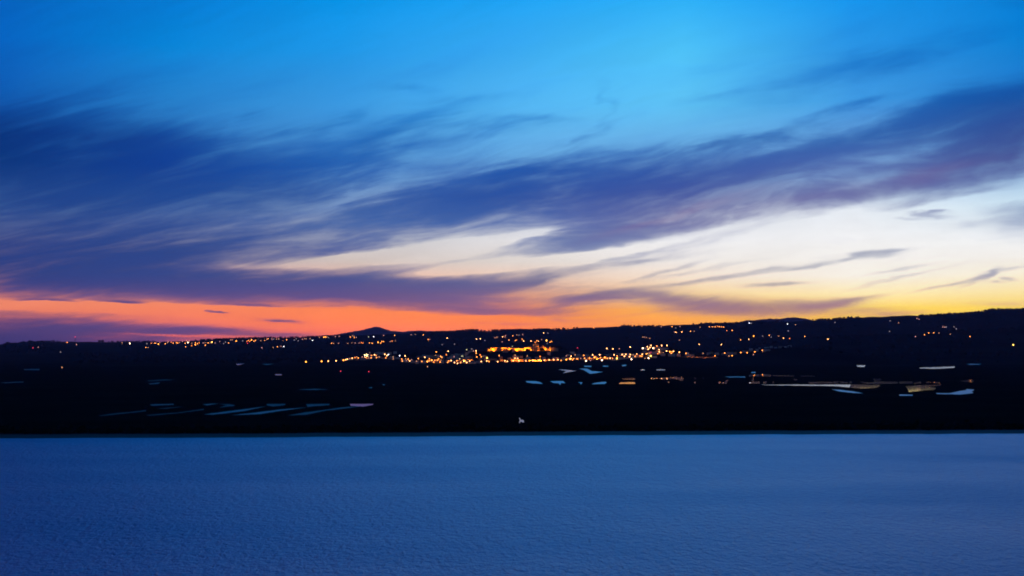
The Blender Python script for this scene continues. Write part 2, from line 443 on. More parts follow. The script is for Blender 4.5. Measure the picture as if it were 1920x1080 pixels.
for i in range(2600):
    a = random.uniform(-0.40, 0.40); b = float(bank_dist(np.array(a))); d = b + 20 + abs(random.gauss(0, 30))
    r_ = random.uniform(0.6, 1.7); spots.append((math.sin(a) * d, math.cos(a) * d, 0.9, r_, random.uniform(0.3, 0.9)))
tag(new_obj("reeds", clump_mesh("reeds", spots, 3, M["tree"], 12), M["tree"]), "low reeds and scrub along the far river bank", "reeds", None, "stuff")

ORD = ["first","second","third","fourth","fifth","sixth","seventh","eighth","ninth","tenth","eleventh","twelfth","thirteenth","fourteenth","fifteenth",
       "sixteenth","seventeenth","eighteenth","nineteenth","twentieth"]
TENS = {2: "twenty", 3: "thirty", 4: "forty", 5: "fifty"}
def ordinal(n):
    if n <= 20: return ORD[n - 1]
    t, u = divmod(n, 10)
    return (TENS[t][:-1] + "ieth") if u == 0 else TENS[t] + "-" + ORD[u - 1]

# single trees whose outlines show
def tree(px, D, rad, hgt, label, group):
    a, _ = azel(px, 650); x = math.sin(a) * D; y = math.cos(a) * D; z = gh(x, y)
    root = empty("tree", (x, y, z - 0.3)); tag(root, label, "tree", group)
    mb = MB().tube((0, 0, 0), (0.1, 0, hgt * 0.5), rad * 0.10, rad * 0.06)
    for k in range(4):
        t = k * PI / 2 + random.random(); mb.tube((0.1, 0, hgt * 0.42), (math.cos(t) * rad * 0.5, math.sin(t) * rad * 0.5, hgt * 0.72), rad * 0.05, rad * 0.02)
    mb.build("trunk", M["bark"], root)
    new_obj("crown", clump_mesh("crown", [(0, 0, hgt * 0.22, rad, hgt * 0.75)], random.randrange(9999), M["tree"], 120), M["tree"], root)
TR = [(14, 9560, 9, 17), (18, 9570, 7, 13), (40, 9560, 7, 11), (44, 9570, 8, 12), (56, 9560, 9, 15), (60, 9570, 7, 12), (100, 9560, 6, 10), (186, 9560, 7, 11), (192, 9560, 8, 12)]
for i, t in enumerate(sorted(TR)): tree(*t, "bushy tree on the far left skyline, %s from the left edge" % ordinal(i + 1), "trees on the left skyline")
TR = [(893, 9560, 5, 14), (896, 9560, 5, 12), (903, 9560, 5, 9), (1056, 9560, 7, 13), (1059, 9570, 5, 10), (1076, 9560, 6, 10), (1082, 9560, 6, 9)]
for i, t in enumerate(sorted(TR)): tree(*t, "small tree on the skyline above the castle, %s from the left" % ordinal(i + 1), "trees on the central skyline")
TR = [(1036, 3815, 8, 13), (1042, 3835, 7, 12), (1049, 3830, 7, 11), (1055, 3820, 6, 9), (1016, 3790, 5, 8), (990, 3745, 5, 7), (957, 3742, 4, 6), (975, 3730, 4, 6)]
for i, t in enumerate(sorted(TR)): tree(*t, "dark round tree on the castle hill, %s from the left" % ordinal(i + 1), "trees on the castle hill")

# ------------------------------------------------------------------ houses of the town
def make_house(w, dpt, h, kind):
    """shared meshes for one type of house: walls, roof, door, windows"""
    wall = MB().box(-w/2, w/2, 0, dpt, -1.5, h)
    if kind == "flat":
        for (a, b, c, d) in ((-w/2-.003, w/2+.003, -.003, .35), (-w/2-.003, w/2+.003, dpt-.35, dpt+.003)): wall.box(a, b, c, d, h+.002, h + .7)
        roof = MB().box(-w/2+.1, w/2-.1, .4, dpt-.4, h + .002, h + .12)
    else: roof = MB().gable(-w/2, w/2, 0, dpt, h + .003, dpt * .24)
    win = []
    rows_ = max(1, int(h / 3)); n = max(2, int(w / 3))
    for r_ in range(rows_):
        for k in range(n):
            if r_ == 0 and k == n // 2: continue
            cx = -w/2 + w * (k + .5) / n; z = 1.0 + r_ * 3
            win.append(MB().box(cx - .5, cx + .5, -.03, .05, z, z + 1.3).mesh("window"))
    cx = -w/2 + w * (n // 2 + .5) / n
    door = MB().box(cx - .5, cx + .5, -.04, .05, 0, 2.2)
    return dict(wall=wall.mesh("wall"), roof=roof.mesh("roof"), win=win, door=door.mesh("door"), w=w, d=dpt, h=h)
HT = []
for w, dpt, h, k in ((9, 8, 3.6, "gable"), (12, 8, 4.0, "flat"), (8, 8, 6.4, "flat"), (14, 9, 6.6, "gable"), (18, 9, 3.8, "gable"), (10, 8, 6.4, "gable")):
    HT.append((make_house(w, dpt, h, k), k))
def add_house(x, y, rz, ti, wmat, label, group):
    t, kind = HT[ti]; z = gh(x, y)
    root = empty("house", (x, y, z), rz); tag(root, label, "house", group)
    def part(nm, me, mt):
        o = bpy.data.objects.new(nm, me)
        if not me.materials: me.materials.append(mt)
        COL.objects.link(o); o.parent = root
        o.material_slots[0].link = 'OBJECT'; o.material_slots[0].material = mt
    part("wall", t["wall"], wmat); part("roof", t["roof"], M["tile"] if kind == "gable" else M["lime"]); part("door", t["door"], M["bark"])
    for m_ in t["win"]: part("window", m_, M["glass"])
# place: name, x0, x1, y (pixel of the base) at both ends, count, height rows
HROWS = [
 ("at the town's west end", 640, 700, 676, 674, 7),
 ("right of the floodlit church", 702, 748, 672, 673, 7),
 ("on the slope above the church", 700, 742, 665, 664, 6),
 ("by the western road", 750, 796, 679, 681, 6),
 ("in the dense lamp cluster", 798, 832, 679, 681, 6),
 ("on terrace above dense lamp cluster", 782, 832, 671, 671, 7),
 ("in pale block left of castle", 838, 886, 674, 673, 8),
 ("in upper row left of castle", 846, 884, 668, 666, 6),
 ("in front row left of castle", 836, 906, 681, 681, 9),
 ("at castle hill's left foot", 898, 934, 676, 677, 5),
 ("in the row below the castle", 936, 1016, 674.5, 673.5, 11),
 ("behind the evenly spaced lamps", 1018, 1086, 676, 674, 9),
 ("on the bank right of castle", 1062, 1130, 669, 669, 8),
 ("in the eastern front row", 1088, 1172, 675, 674, 10),
 ("in the eastern second row", 1132, 1200, 668, 667, 8),
 ("low in the bright eastern cluster", 1176, 1232, 672, 671, 7),
 ("amid the bright eastern cluster", 1200, 1244, 664, 664, 6),
 ("atop the bright eastern cluster", 1204, 1256, 656, 655, 6),
 ("beyond the bright eastern cluster", 1240, 1300, 668, 668, 6),
 ("in the thin far-eastern line", 1326, 1384, 666, 665, 7),
 ("on the dim eastern terrace", 1392, 1440, 661, 658, 6),
 ("above the dim eastern terrace", 1424, 1484, 654, 651, 7),
]
def find_ground(px, py, lamp_h=0.0, d0=3350.0, d1=28000.0, slack=30.0):
    a, t = azel(px, py)
    d = np.concatenate([np.arange(d0, 4600, 4.0), np.arange(4600, 10500, 12.0), np.arange(10500, d1, 60.0)])
    z = CAM_Z + t * d; g = height(np.full(d.shape, a), d) + lamp_h
    hit = np.nonzero(g >= z)[0]
    if len(hit): dd = float(d[hit[0]])
    else: dd = float(d[np.argmin(z - g)])
    return math.sin(a) * dd, math.cos(a) * dd, dd
houses = []
for name, x0, x1, ya, yb, n in HROWS:
    for i in range(n):
        f = (i + 0.5 + random.uniform(-.25, .25)) / n
        x, y, d = find_ground(x0 + (x1 - x0) * f, ya + (yb - ya) * f + random.uniform(-.6, .6), 0)
        bad = any(abs(x - q[0]) < 13 and abs(y - q[1]) < 12 for q in houses)
        if abs(x - CASTLE_X) < 110 and CASTLE_Y - 45 < y < CASTLE_Y + 80: bad = True
        if bad: y += 26 if f < .5 else -26; 
        if any(abs(x - q[0]) < 12 and abs(y - q[1]) < 11 for q in houses): y += 60
        houses.append((x, y))
        ti = random.choice((0, 1, 1, 2, 2, 3, 3, 4, 5)); wm = M["lime"] if random.random() < .8 else M["ochre"]
        size = {0: "small pitched-roof", 1: "low flat-roofed", 2: "tall flat-roofed", 3: "large pitched-roof", 4: "long low", 5: "narrow two-storey"}[ti]
        add_house(x, y, random.uniform(-.25, .25), ti, wm, "%s%s house, %s from left %s" % ("whitewashed " if wm is M["lime"] else "ochre ", size, ordinal(i + 1), name.split(",")[0]),
                  "houses " + name)

# ------------------------------------------------------------------ lamps
LIGHTS = """
west part of left skyline village|a|228.8,642.9,d 243.3,644,W 275.5,644.3,f 283.9,643.8,o 290.3,643.6,a 292.5,643.4,d 297,645.2,B 299.6,642.3,d 310,644.5,a 313.8,642.3,d 315.5,640.4,d 321,642,o 324.8,643.6,a 331,642.3,a 333,643.4,a 336.3,642,d 341.9,640,p 347,643.8,a 349.9,639,d 352.3,642.3,W 354.9,639.4,p 359.8,643.2,d 366.4,642.7,a 370.4,644.3,a 373.5,642.7,o
middle part of left skyline village|a|381,643,p 384.8,642.7,d 390.3,642.7,a 394.5,642,d 397.4,641.4,Y 403.4,643,p 412,640.5,p 419.3,644.2,f 422.8,641.3,f 428.5,643,a 432.5,637.4,d 435.3,637,d 443,639.3,B 455,638.8,f 463.3,639.8,o 465.8,638.4,a 471.5,637.3,B 468.8,640,o 476.2,639.8,a 478.9,638.3,a 484,635.8,f 489,638.6,d 496,638,a 500,636.3,d 502.2,635.4,a
east part of left skyline village|a|509.8,635.8,p 513,636,f 518.3,635.8,d 522.7,635.6,d 531,638.8,B 537.4,637,a 551.9,637.6,f 555.4,635.4,f 559.3,638.6,f 567,636,p 571,635,d 574,635.3,d 581.6,634.8,d 586,638,v 598.8,632.4,d 607.2,632,B 610.5,631.8,B 613,632,d 616,633.2,f 628.8,630.8,p 636,630.6,p
line just below the left ridge|a|61.9,652.3,r 71.8,651,p 83.3,650.7,d 113.5,659.8,f 125.5,641.9,a 143.5,646,p 273.3,651.8,a 277.9,651.6,d 348.1,650,a 359.4,648.2,o 366.2,646.3,B 385,647.3,a 464,643.5,r 491,652.2,p 512.1,651.5,d 520.2,650.2,a 526.7,649.4,p 531.9,649.5,v
lower row under the pointed peak|a|621.7,643.6,a 625.5,643.6,d 634.8,643.6,p 652,643.6,d 659.7,643,d 666,643,p 673.3,643,p 677.5,642.4,o 680.8,643,o 693,643,a 697.7,643.3,a 708.9,641.7,B 714,643,a 716,640,a 719,640.5,a 731.5,640.4,p 735.2,639.4,o 741.3,638.6,d
upper lights under the pointed peak|a|656.9,631.9,a 661,629.5,d 664.4,632.8,a 663.5,630.6,d 668,632.4,p 691,631.7,g 700.5,631,v 719.2,628.9,p 739.8,628.6,a 770.7,627.3,p 779,627.5,d 793.8,628,a 802.7,636.4,a 805.7,636.4,p 838.6,633.8,w 829,645.8,f 852,645,f 862,621.8,W
hillside above the castle's left half|a|893.3,635.8,w 900.4,635.2,w 909,638.4,f 928,633.5,p 930.8,632.3,d 933,632.3,d 942.2,631.5,w 946.8,632,d 948,629.3,p 961.5,629.5,a 968.8,627.8,d 973,628.4,f 980,627.2,p 941.4,641,p 954.5,637.7,a 966.3,638.4,a 968.6,637.6,o 979,635.8,a 982,639.2,w
hillside above the castle's right half|a|995.5,639.4,w 1003.5,642,a 1006.4,638.6,a 1009.6,640,w 1015.6,636.6,p 1019.4,624.3,w 1027.4,624.6,f 1024.7,638.4,Y 1026,643.8,f 1031.3,641.5,a 1034.3,640,a 960.8,649.3,g
ridge to the right above town|a|1113,614.8,a 1205,631.9,d 1208,632.2,p 1211.7,633,d 1218.3,634.5,d 1240,612.8,p 1260,612.3,a 1264.8,623,p 1267.5,623,w 1267,614.7,f 1275,612,p 1278.4,622.5,w 1294.5,621,a 1301.4,621,d 1274.2,637.8,d 1312.8,613.4,d
short high row on right ridge|a|1329.7,612.8,a 1335.5,612.8,a 1338.6,612.6,d 1341.3,612.8,a 1345,611.6,o 1348.8,612.3,a 1352.7,612.8,a 1356.6,613,a 1362.8,619.9,o 1373,619.5,a 1405,605.8,v 1408.6,606.2,f
mid slope of the right ridge|a|1311,645.8,w 1352.5,646,w 1388.6,637,a 1403.9,636,w 1413,630.2,B 1430,630.2,f 1442.3,628.6,a 1445.8,631.9,f 1460,630,d 1469,634,w 1476.6,607.5,v 1478,620.3,f 1480.3,634.6,o 1491.5,608.8,d 1508.8,630.6,a 1552.5,635.9,w 1565.6,604.8,f
dark hills at far right|a|1669,601.5,f 1685,605,d 1668,621.5,f 1719.4,597,p 1723,598.5,p 1768,613,p 1771,613.2,p 1774,613.4,f 1788.8,612.8,f 1793,616.5,f 1716.5,631,p 1733.8,627.5,a 1741.3,624.6,a 1751,623.8,a 1760.6,624.4,d 1782,626.3,d 1818.8,630.9,a 1900,646.5,Y
road at the town's west end|t|573.5,678.5,B 603,677.4,B 615.6,677,w 630.4,676.4,w 644,675.3,B 648.4,674.5,w 651.5,673.3,w 655.9,672.3,d 660.5,671.6,w 665.7,670.5,o 669,669.2,d 671.8,671.3,a 678.9,669.4,p 682,670,d 687.2,671,o 691.3,671,d 696.4,666.4,o 696,671,a
streets between church and dense cluster|t|702,665.2,w 705,666.5,w 709,667,d 706,670.5,a 711,669.5,d 721.4,664.2,w 725.5,666.9,w 728.3,664.8,v 723.4,671.2,a 737,669.4,d 737.3,673,d 749.4,666.9,v 753.4,673,a 754.3,677,a 759.6,667.2,w 760.7,672.6,d 762.2,676.4,p 765.3,673.3,a 768.2,677,w 771.7,674.5,p 781,677.4,d 784.6,672.3,a 790.8,677.7,a
dense lamp cluster left of castle|t|796.6,669.8,w 798.4,665.6,w 801.2,677.8,B 805,672.6,a 804.7,676.4,a 809.4,675.3,B 813.2,678.9,a 815.4,675.6,a 818,660,a 815.3,666.5,w 820,675.6,a 822.3,673,a 826.2,668,a 828.5,670,a 825.3,678.9,a 827,676,a 837,665,o 840.3,658.6,w
streets just left of castle hill|t|839.3,679.4,a 841.5,676.8,a 845.9,676.2,w 852,679.6,w 856.7,676.5,a 857.8,681.4,w 851.6,668.8,p 860,668,g 866,667.7,g 868,668.4,g 862,673,g 863.6,679.7,a 869.8,676.5,Y 872.5,677,a 875,679.7,w 880.6,677,w 875,655.6,g 884.5,654.4,f 888,658.2,p 892.6,657.9,w 892.8,662.2,a
road along castle hill's foot|t|893.9,669.2,a 900.2,665.5,o 902.5,668.8,a 904.8,667.7,a 913.2,671,Y 902.5,677.6,w 912.7,676.8,w 916.8,677.9,a 933,678,w 936,666.6,a 946.9,676.5,w 951.3,677.6,w 962.2,676.5,w 965.5,671.9,w 970.8,672.3,w 973,676.8,w 966,665.6,d 986,676.5,w 988.7,667.4,d 999.2,676,w 1010.6,675.9,w 1012.8,668.4,o
even row right of castle hill|t|1020.8,675.4,w 1029.7,675,w 1038.2,674.4,w 1046,674.3,w 1052.3,675.7,a 1061.8,674.3,B 1062,667.2,p 1069,673.2,w 1073.3,674.6,a 1075.5,672.4,a 1071,667.9,w 1078.4,665.5,d 1081.9,672.8,a 1089,672,p 1094.6,666.3,a 1096.2,672,a 1098.9,676.4,W
eastern streets past the even row|t|1105.2,671.4,a 1107,675.7,p 1111,665.5,w 1114.7,669.9,B 1117.2,669.5,a 1124.2,665.2,w 1125.8,670.6,a 1128.7,675.4,W 1134,670.3,B 1138.8,672,a 1144,671.7,w 1148.6,672,o 1151.5,665.2,w 1157,667.3,a 1156.6,672,Y 1082.8,652.3,r 1137.8,653.5,w 1149,654.2,w 1161.2,654.2,p 1166.6,664.8,w 1170.8,668,w 1173.2,664.4,w 1181.6,650.7,w
lower half of bright eastern cluster|t|1181.8,664.8,w 1180.3,668.8,w 1184.1,673.6,W 1187.2,665.5,d 1190.7,668.3,a 1194,663.9,w 1200.4,667.7,a 1203.2,668,a 1204.4,664.4,w 1209.2,672,d 1216,671.4,W 1220,667.3,Y 1216,665.9,g 1211.5,663.9,a 1213.5,662.6,a 1218,662.2,d 1220.5,661,r 1233,663.3,o 1244.2,662,w
upper half of bright eastern cluster|t|1205.2,653,W 1213.7,650.2,w 1215.5,654.6,w 1218.6,651.5,w 1220.8,647.9,w 1224.5,653,W 1226.6,652.6,a 1231.4,648.9,a 1231.9,657.9,w 1229.7,659,o 1236,655.7,w 1236.1,659.7,w 1240.4,647.9,w 1250.6,647.7,w 1249.9,658.2,w 1256,659.5,B 1258.8,662.6,a 1260.2,659.7,a 1263,658.8,w
string running out to the east|t|1273.7,660.4,w 1286,662.6,a 1290,662.6,f 1318.2,662.5,d 1340.5,667.2,a 1358.9,661.9,a 1366.8,667.5,d 1372.7,666.8,a 1388.9,661,a 1401,661.4,a 1412.5,664.7,p 1415.3,659.7,a 1429.4,656.9,a
"""
def ico(sub):
    import bmesh
    bm = bmesh.new(); bmesh.ops.create_icosphere(bm, subdivisions=sub, radius=1.0)
    me = bpy.data.meshes.new("lamp_head"); bm.to_mesh(me); bm.free(); return me
HEADS = {}
for k in LAMPS:
    me = ico(2); me.name = "lamp_head"; me.materials.append(LM[k]); HEADS[k] = me
PB = MB().cone(0, 0, 0, 1.0, 0.02, 0.012, 6); POLE = PB.mesh("pole"); POLE.materials.append(M["metal"])
def lamp(px, py, k, label, group, name="street_lamp", hh=7.0, dmin=3350.0, D=None, rs=1.0):
    if D is None: x, y, d = find_ground(px, py, hh, dmin)
    else: a, _ = azel(px, py); x, y, d = math.sin(a) * D, math.cos(a) * D, D
    a, t = azel(px, py); zt = CAM_Z + t * d; z0 = gh(x, y)
    if zt - z0 < 2.5: zt = z0 + 2.5
    H = zt - z0
    pole = bpy.data.objects.new(name, POLE); COL.objects.link(pole); pole.location = (x, y, z0)
    pole.scale = (8, 8, H + 0.2); 
    tag(pole, label, "street lamp" if name == "street_lamp" else "beacon", group)
    head = bpy.data.objects.new("lamp_head", HEADS[k]); COL.objects.link(head); head.parent = pole
    r = 0.00021 * d * LAMPS[k][2] * rs
    head.location = (0, 0, H / (H + 0.2)); head.scale = (r / 8, r / 8, r * 1.45 / (H + 0.2))
    return pole
nl = 0; faint = []
for ln in LIGHTS.strip().split("\n"):
    name, where, items = ln.split("|")
    L = [it.split(",") for it in re.findall(r"[\d.]+,[\d.]+,[a-zA-Z]", items)]
    L = sorted((float(a), float(b), c) for a, b, c in L)
    if where == "a":       # the faintest specks of the far slopes are one scatter
        faint += [q for q in L if q[2] in "fp"]; L = [q for q in L if q[2] not in "fp"]
    byk = {}
    for x, y, k in L: byk.setdefault(k, []).append((x, y))
    for x, y, k in L:
        n = byk[k].index((x, y)) + 1; w = LAMPS[k][3]
        if k == "r": lamp(x, y, k, "red warning light on a pole, " + name, "red warning lights", "beacon", 9.0)
        else:
            lab = ("only %s lamp, %s" % (w, name)) if len(byk[k]) == 1 else "%s lamp, %s such from left, %s" % (w, ordinal(n), name)
            lamp(x, y, k, lab, "lamps, " + name, "street_lamp", 7.0 if where == "t" else 6.0, rs=1.0 if where == "t" else 0.78); nl += 1
import bmesh
bm = bmesh.new()
for x, y, k in faint:
    gx, gy, d = find_ground(x, y, 6.0); a, t = azel(x, y); zt = max(CAM_Z + t * d, gh(gx, gy) + 3); z0 = gh(gx, gy); r = 0.00019 * d
    n0 = len(bm.faces)
    bmesh.ops.create_icosphere(bm, subdivisions=1, radius=1.0, matrix=Matrix.Translation((gx, gy, zt)) @ Matrix.Diagonal((r, r, r * 1.4, 1)))
    bmesh.ops.create_cone(bm, segments=4, radius1=.2, radius2=.1, depth=zt - z0, cap_ends=False, matrix=Matrix.Translation((gx, gy, (zt + z0) / 2)))
    bm.faces.ensure_lookup_table()
    for i in range(n0, len(bm.faces)): bm.faces[i].material_index = (0 if k == "f" else 1) if i < n0 + 20 else 2
me = bpy.data.meshes.new("distant_lights"); bm.to_mesh(me); bm.free()
for m_ in (LM["f"], LM["p"], M["metal"]): me.materials.append(m_)
tag(new_obj("distant_lights", me), "faint specks of light scattered over the far dark slopes", "lights", None, "stuff")
# lone lights out on the marsh
for x, y, k, s in ((116.2, 688.9, "d", "lone small lamp out on the dark marsh at far left"), (801.6, 687.3, "d", "lone lamp on the marsh just below the dense lamp cluster")):
    D = (CAM_Z - 5) / ((y - HORIZON) / F); lamp(x, y, k, s, None, "street_lamp", D=D)
for x, y, s in ((638.8, 696, "left one of the two red lights low on the marsh"), (691.5, 696.7, "right one of the two red lights low on the marsh")):
    D = (CAM_Z - 4) / ((y - HORIZON) / F); lamp(x, y, "r", s, None, "beacon", D=D)
print("lamps", nl)

# radio masts
def mast(px, ptop, D, label, light):
    a, t = azel(px, ptop); x, y = math.sin(a) * D, math.cos(a) * D; z0 = gh(x, y); H = CAM_Z + t * D - z0
    root = empty("radio_mast", (x, y, z0)); tag(root, label, "radio mast")
    mb = MB(); w0, w1 = 3.0, 1.2
    for sx, sy in ((-1, -1), (1, -1), (1, 1), (-1, 1)): mb.tube((sx * w0 / 2, sy * w0 / 2, 0), (sx * w1 / 2, sy * w1 / 2, H), .45, .3, 4)
    for k in range(12):
        z = H * k / 12; z2 = H * (k + 1) / 12; f = k / 12; w = (w0 + (w1 - w0) * f) / 2; v = (w0 + (w1 - w0) * (k + 1) / 12) / 2
        for s in (-1, 1): mb.tube((-w * s, s * w, z), (v * s, s * v, z2), .2, .2, 4); mb.tube((s * w, -w, z), (s * v, v, z2), .2, .2, 4)
    mb.build("lattice", M["metal"], root)
    if light:
        h = bpy.data.objects.new("beacon_light", HEADS["r"]); COL.objects.link(h); h.parent = root; h.location = (0, 0, H + .5); h.scale = (1.7, 1.7, 2.2)
mast(141, 632, 9560, "tall lattice mast with a red light on the left ridge", True)
mast(1198, 606.6, 9580, "thin unlit mast on the central skyline", False)

# ------------------------------------------------------------------ castle
def mpp(D): return D / F
castle = empty("castle", (CASTLE_X, CASTLE_Y, CASTLE_Z)); tag(castle, "floodlit stone castle with long curtain walls on the hill above the town", "castle")
def cx(px): # local x of a pixel column on the castle's front
    a, _ = azel(px, 655); return math.tan(a) * CASTLE_Y - CASTLE_X
def cz(py, D=CASTLE_D): return CAM_Z + (HORIZON - py) / F * D - CASTLE_Z
def wallseg(name, p0, p1, y0, y1, za, zb, th=2.4, zbot=-4.0, merlon=True):
    """battlemented wall from local (x,y) to (x,y), tops za and zb"""
    mb = MB(); a = Vector((p0, y0)); b = Vector((p1, y1)); L = (b - a).length; u = (b - a) / L; nrm = Vector((-u.y, u.x)) * th
    def q(t, o, z): p = a + u * t + nrm * o; return (p.x, p.y, z)
    mb.hexa([q(0,0,zbot), q(L,0,zbot), q(L,1,zbot), q(0,1,zbot), q(0,0,za), q(L,0,zb), q(L,1,zb), q(0,1,za)])
    if merlon:
        n = int(L / 3.2)
        for k in range(n):
            t0 = (k + .2) * L / n; t1 = (k + .75) * L / n; z0 = za + (zb - za) * t0 / L; z1 = za + (zb - za) * t1 / L
            mb.hexa([q(t0,.02,z0+.003), q(t1,.02,z1+.003), q(t1,.4,z1+.003), q(t0,.4,z0+.003), q(t0,.02,z0+1.2), q(t1,.02,z1+1.2), q(t1,.4,z1+1.2), q(t0,.4,z0+1.2)])
    return mb.build(name, M["stone"], castle)
def tower(name, px0, px1, ytop, yfront, depth, zbot=-4.0):
    x0, x1 = cx(px0), cx(px1); zt = cz(ytop) - 1.0; mb = MB()
    mb.hexa([(x0-.3, yfront-.3, zbot), (x1+.3, yfront-.3, zbot), (x1+.3, yfront+depth, zbot), (x0-.3, yfront+depth, zbot), (x0, yfront, zt), (x1, yfront, zt), (x1, yfront+depth, zt), (x0, yfront+depth, zt)])
    n = max(2, int((x1 - x0) / 2.4))
    for k in range(n):
        a = x0 + (x1-x0) * (k + .15) / n; b = x0 + (x1-x0) * (k + .7) / n
        mb.box(a, b, yfront+.02, yfront+.6, zt+.003, zt+1.2); mb.box(a, b, yfront+depth-.6, yfront+depth-.02, zt+.003, zt+1.2)
    o = mb.build(name, M["stone"], castle)
    sl = MB()
    for k in range(2): zc = zt - 3 - 4 * k; xm = (x0 + x1) / 2; sl.box(xm-.25, xm+.25, yfront-.32, yfront+.1, zc, zc+1.4)
    sl.build("arrow_slit", M["glass"], o)
    return o
T1 = cz(651.2) - 1.2
tower("corner_tower", 914.5, 921.5, 653.5, 4, 9)
wallseg("curtain_wall", cx(921), cx(965), 3, 0, T1, T1 - .3)
wallseg("curtain_wall", cx(965), cx(982), 1.6, 1.6, T1 - 1.6, T1 - 1.6)
tower("gatehouse", 965.2, 969.5, 652, -1.5, 6)
wallseg("curtain_wall", cx(982), cx(996), -1.0, -1.0, T1 + .2, T1 + .2)
tower("corner_tower", 994.6, 997.6, 650.6, -2.2, 6)
tower("keep", 998.8, 1010.5, 644.6, 8, 13)
wallseg("curtain_wall", cx(1004), cx(1019), -4, 9, cz(654), cz(648.5) - 1)
wallseg("curtain_wall", cx(1018.5), cx(1030), 6, -14, cz(648.4) - 1, cz(655) - 1, 2.2, -9)
tower("corner_tower", 1029.2, 1032.6, 650.8, -16, 6, -9)
wallseg("curtain_wall", cx(1032), cx(1047), -12, 4, cz(652.5), cz(653.5), 2.2, -9)
# outworks running down the slope
wallseg("outer_wall", cx(941), cx(953), -26, -6, cz(661.6), cz(654.8), 2.0, -22)
wallseg("outer_wall", cx(1005.5), cx(1013.8), -8, -24, cz(655.6), cz(661), 2.0, -22)
wallseg("outer_wall", cx(953), cx(966), -16, -14, cz(658.5), cz(658.2), 1.8, -18, False)
wallseg("outer_wall", cx(966), cx(982), -18, -16, cz(658.6), cz(658), 1.8, -18, False)
arch = MB()
for k in range(9):
    t0 = PI * k / 8; arch.v.append((cx(974) + 4 * math.cos(t0) , -18.6, cz(661.5) + 4 * math.sin(t0)))
arch.f.append(tuple(range(9))); arch.build("archway", M["glass"], castle)

FL = (1.0, 0.24, 0.006)
FMESH = MB().box(-.7, .7, -.3, .3, 0, .25).box(-.6, .6, -.15, .45, .3, 1.2).mesh("floodlight"); FMESH.materials.append(M["metal"])
def flood(px, yl, zl, tx, ty, tz, watt, ang, label, group="floodlights at the foot of the castle walls", col=FL, base=None, blend=0.6):
    p = Vector((cx(px) + CASTLE_X, CASTLE_Y + yl, 0)) if base is None else Vector(base)
    p.z = gh(p.x, p.y) if zl is None else zl
    o = bpy.data.objects.new("floodlight", FMESH); COL.objects.link(o); o.location = p
    tag(o, label, "floodlight", group)
    ld = bpy.data.lights.new("floodlight_beam", "SPOT"); ld.energy = watt; ld.color = col; ld.spot_size = math.radians(ang); ld.spot_blend = blend; ld.shadow_soft_size = 0.4
    l = bpy.data.objects.new("floodlight_beam", ld); COL.objects.link(l); l.parent = o; l.location = (0, 0, 1.5)
    tgt = Vector((tx, ty, tz)); l.rotation_euler = (tgt - (p + Vector((0, 0, 1.5)))).to_track_quat('-Z', 'Y').to_euler()
    return o
def fl_castle(px, tpx, tpy, watt, ang, label, yl=-9, ty=0):
    flood(px, yl, None, cx(tpx) + CASTLE_X, CASTLE_Y + ty, CASTLE_Z + cz(tpy), watt, ang, label)
KW = 58000
fl_castle(922, 925, 654.5, KW * 1.3, 75, "floodlight below the left end of the castle wall", -5, 3)
fl_castle(917, 917.5, 657, KW * .4, 60, "floodlight below the small tower left of the castle wall", -4, 4)
fl_castle(945, 945, 654, KW * .9, 84, "floodlight under the left middle stretch of the castle wall", -7, 1)
fl_castle(955, 954.5, 654, KW * .9, 84, "floodlight left of the gatehouse, under the castle wall", -7, 1)
fl_castle(940.5, 943, 661, KW * 1.4, 80, "floodlight at the lower end of the left outwork", -30, -22)
fl_castle(968, 969, 654, KW * .8, 78, "floodlight beside the castle gatehouse", -9, 0)
fl_castle(976, 976, 654.5, KW * .8, 80, "floodlight between the castle gatehouse and right stretch", -9, 0)
fl_castle(985.5, 985.5, 654.5, KW * 1.2, 80, "floodlight under the left of the castle's right stretch", -9, 0)
fl_castle(992, 992, 654.5, KW * 1.2, 80, "floodlight under the right of the castle's right stretch", -9, 0)
fl_castle(1004.5, 1004, 648, KW * 1.6, 76, "floodlight at the foot of the castle keep", -1, 8)
fl_castle(1006.5, 1006, 653.5, KW * .7, 80, "floodlight where the keep meets the outwork", -9, -2)
fl_castle(1009.5, 1010, 660, KW * .9, 90, "floodlight along the right outwork of the castle", -26, -16)
fl_castle(1021, 1023, 652, KW * .8, 80, "floodlight under the sloping right wall of the castle", -9, 0)
fl_castle(1030, 1031, 654, KW * .5, 70, "floodlight at the far right tower of the castle", -25, -15)
fl_castle(974, 972, 661, KW * .16, 90, "weak floodlight by the dark archway on the castle slope", -27, -17)
fl_castle(995.5, 996, 663, KW * .5, 60, "small floodlight on the slope below the castle's right stretch", -34, -30)
small = wallseg("outer_wall", cx(994.5), cx(998.2), -30, -31, cz(661), cz(662), 1.6, -24, False)

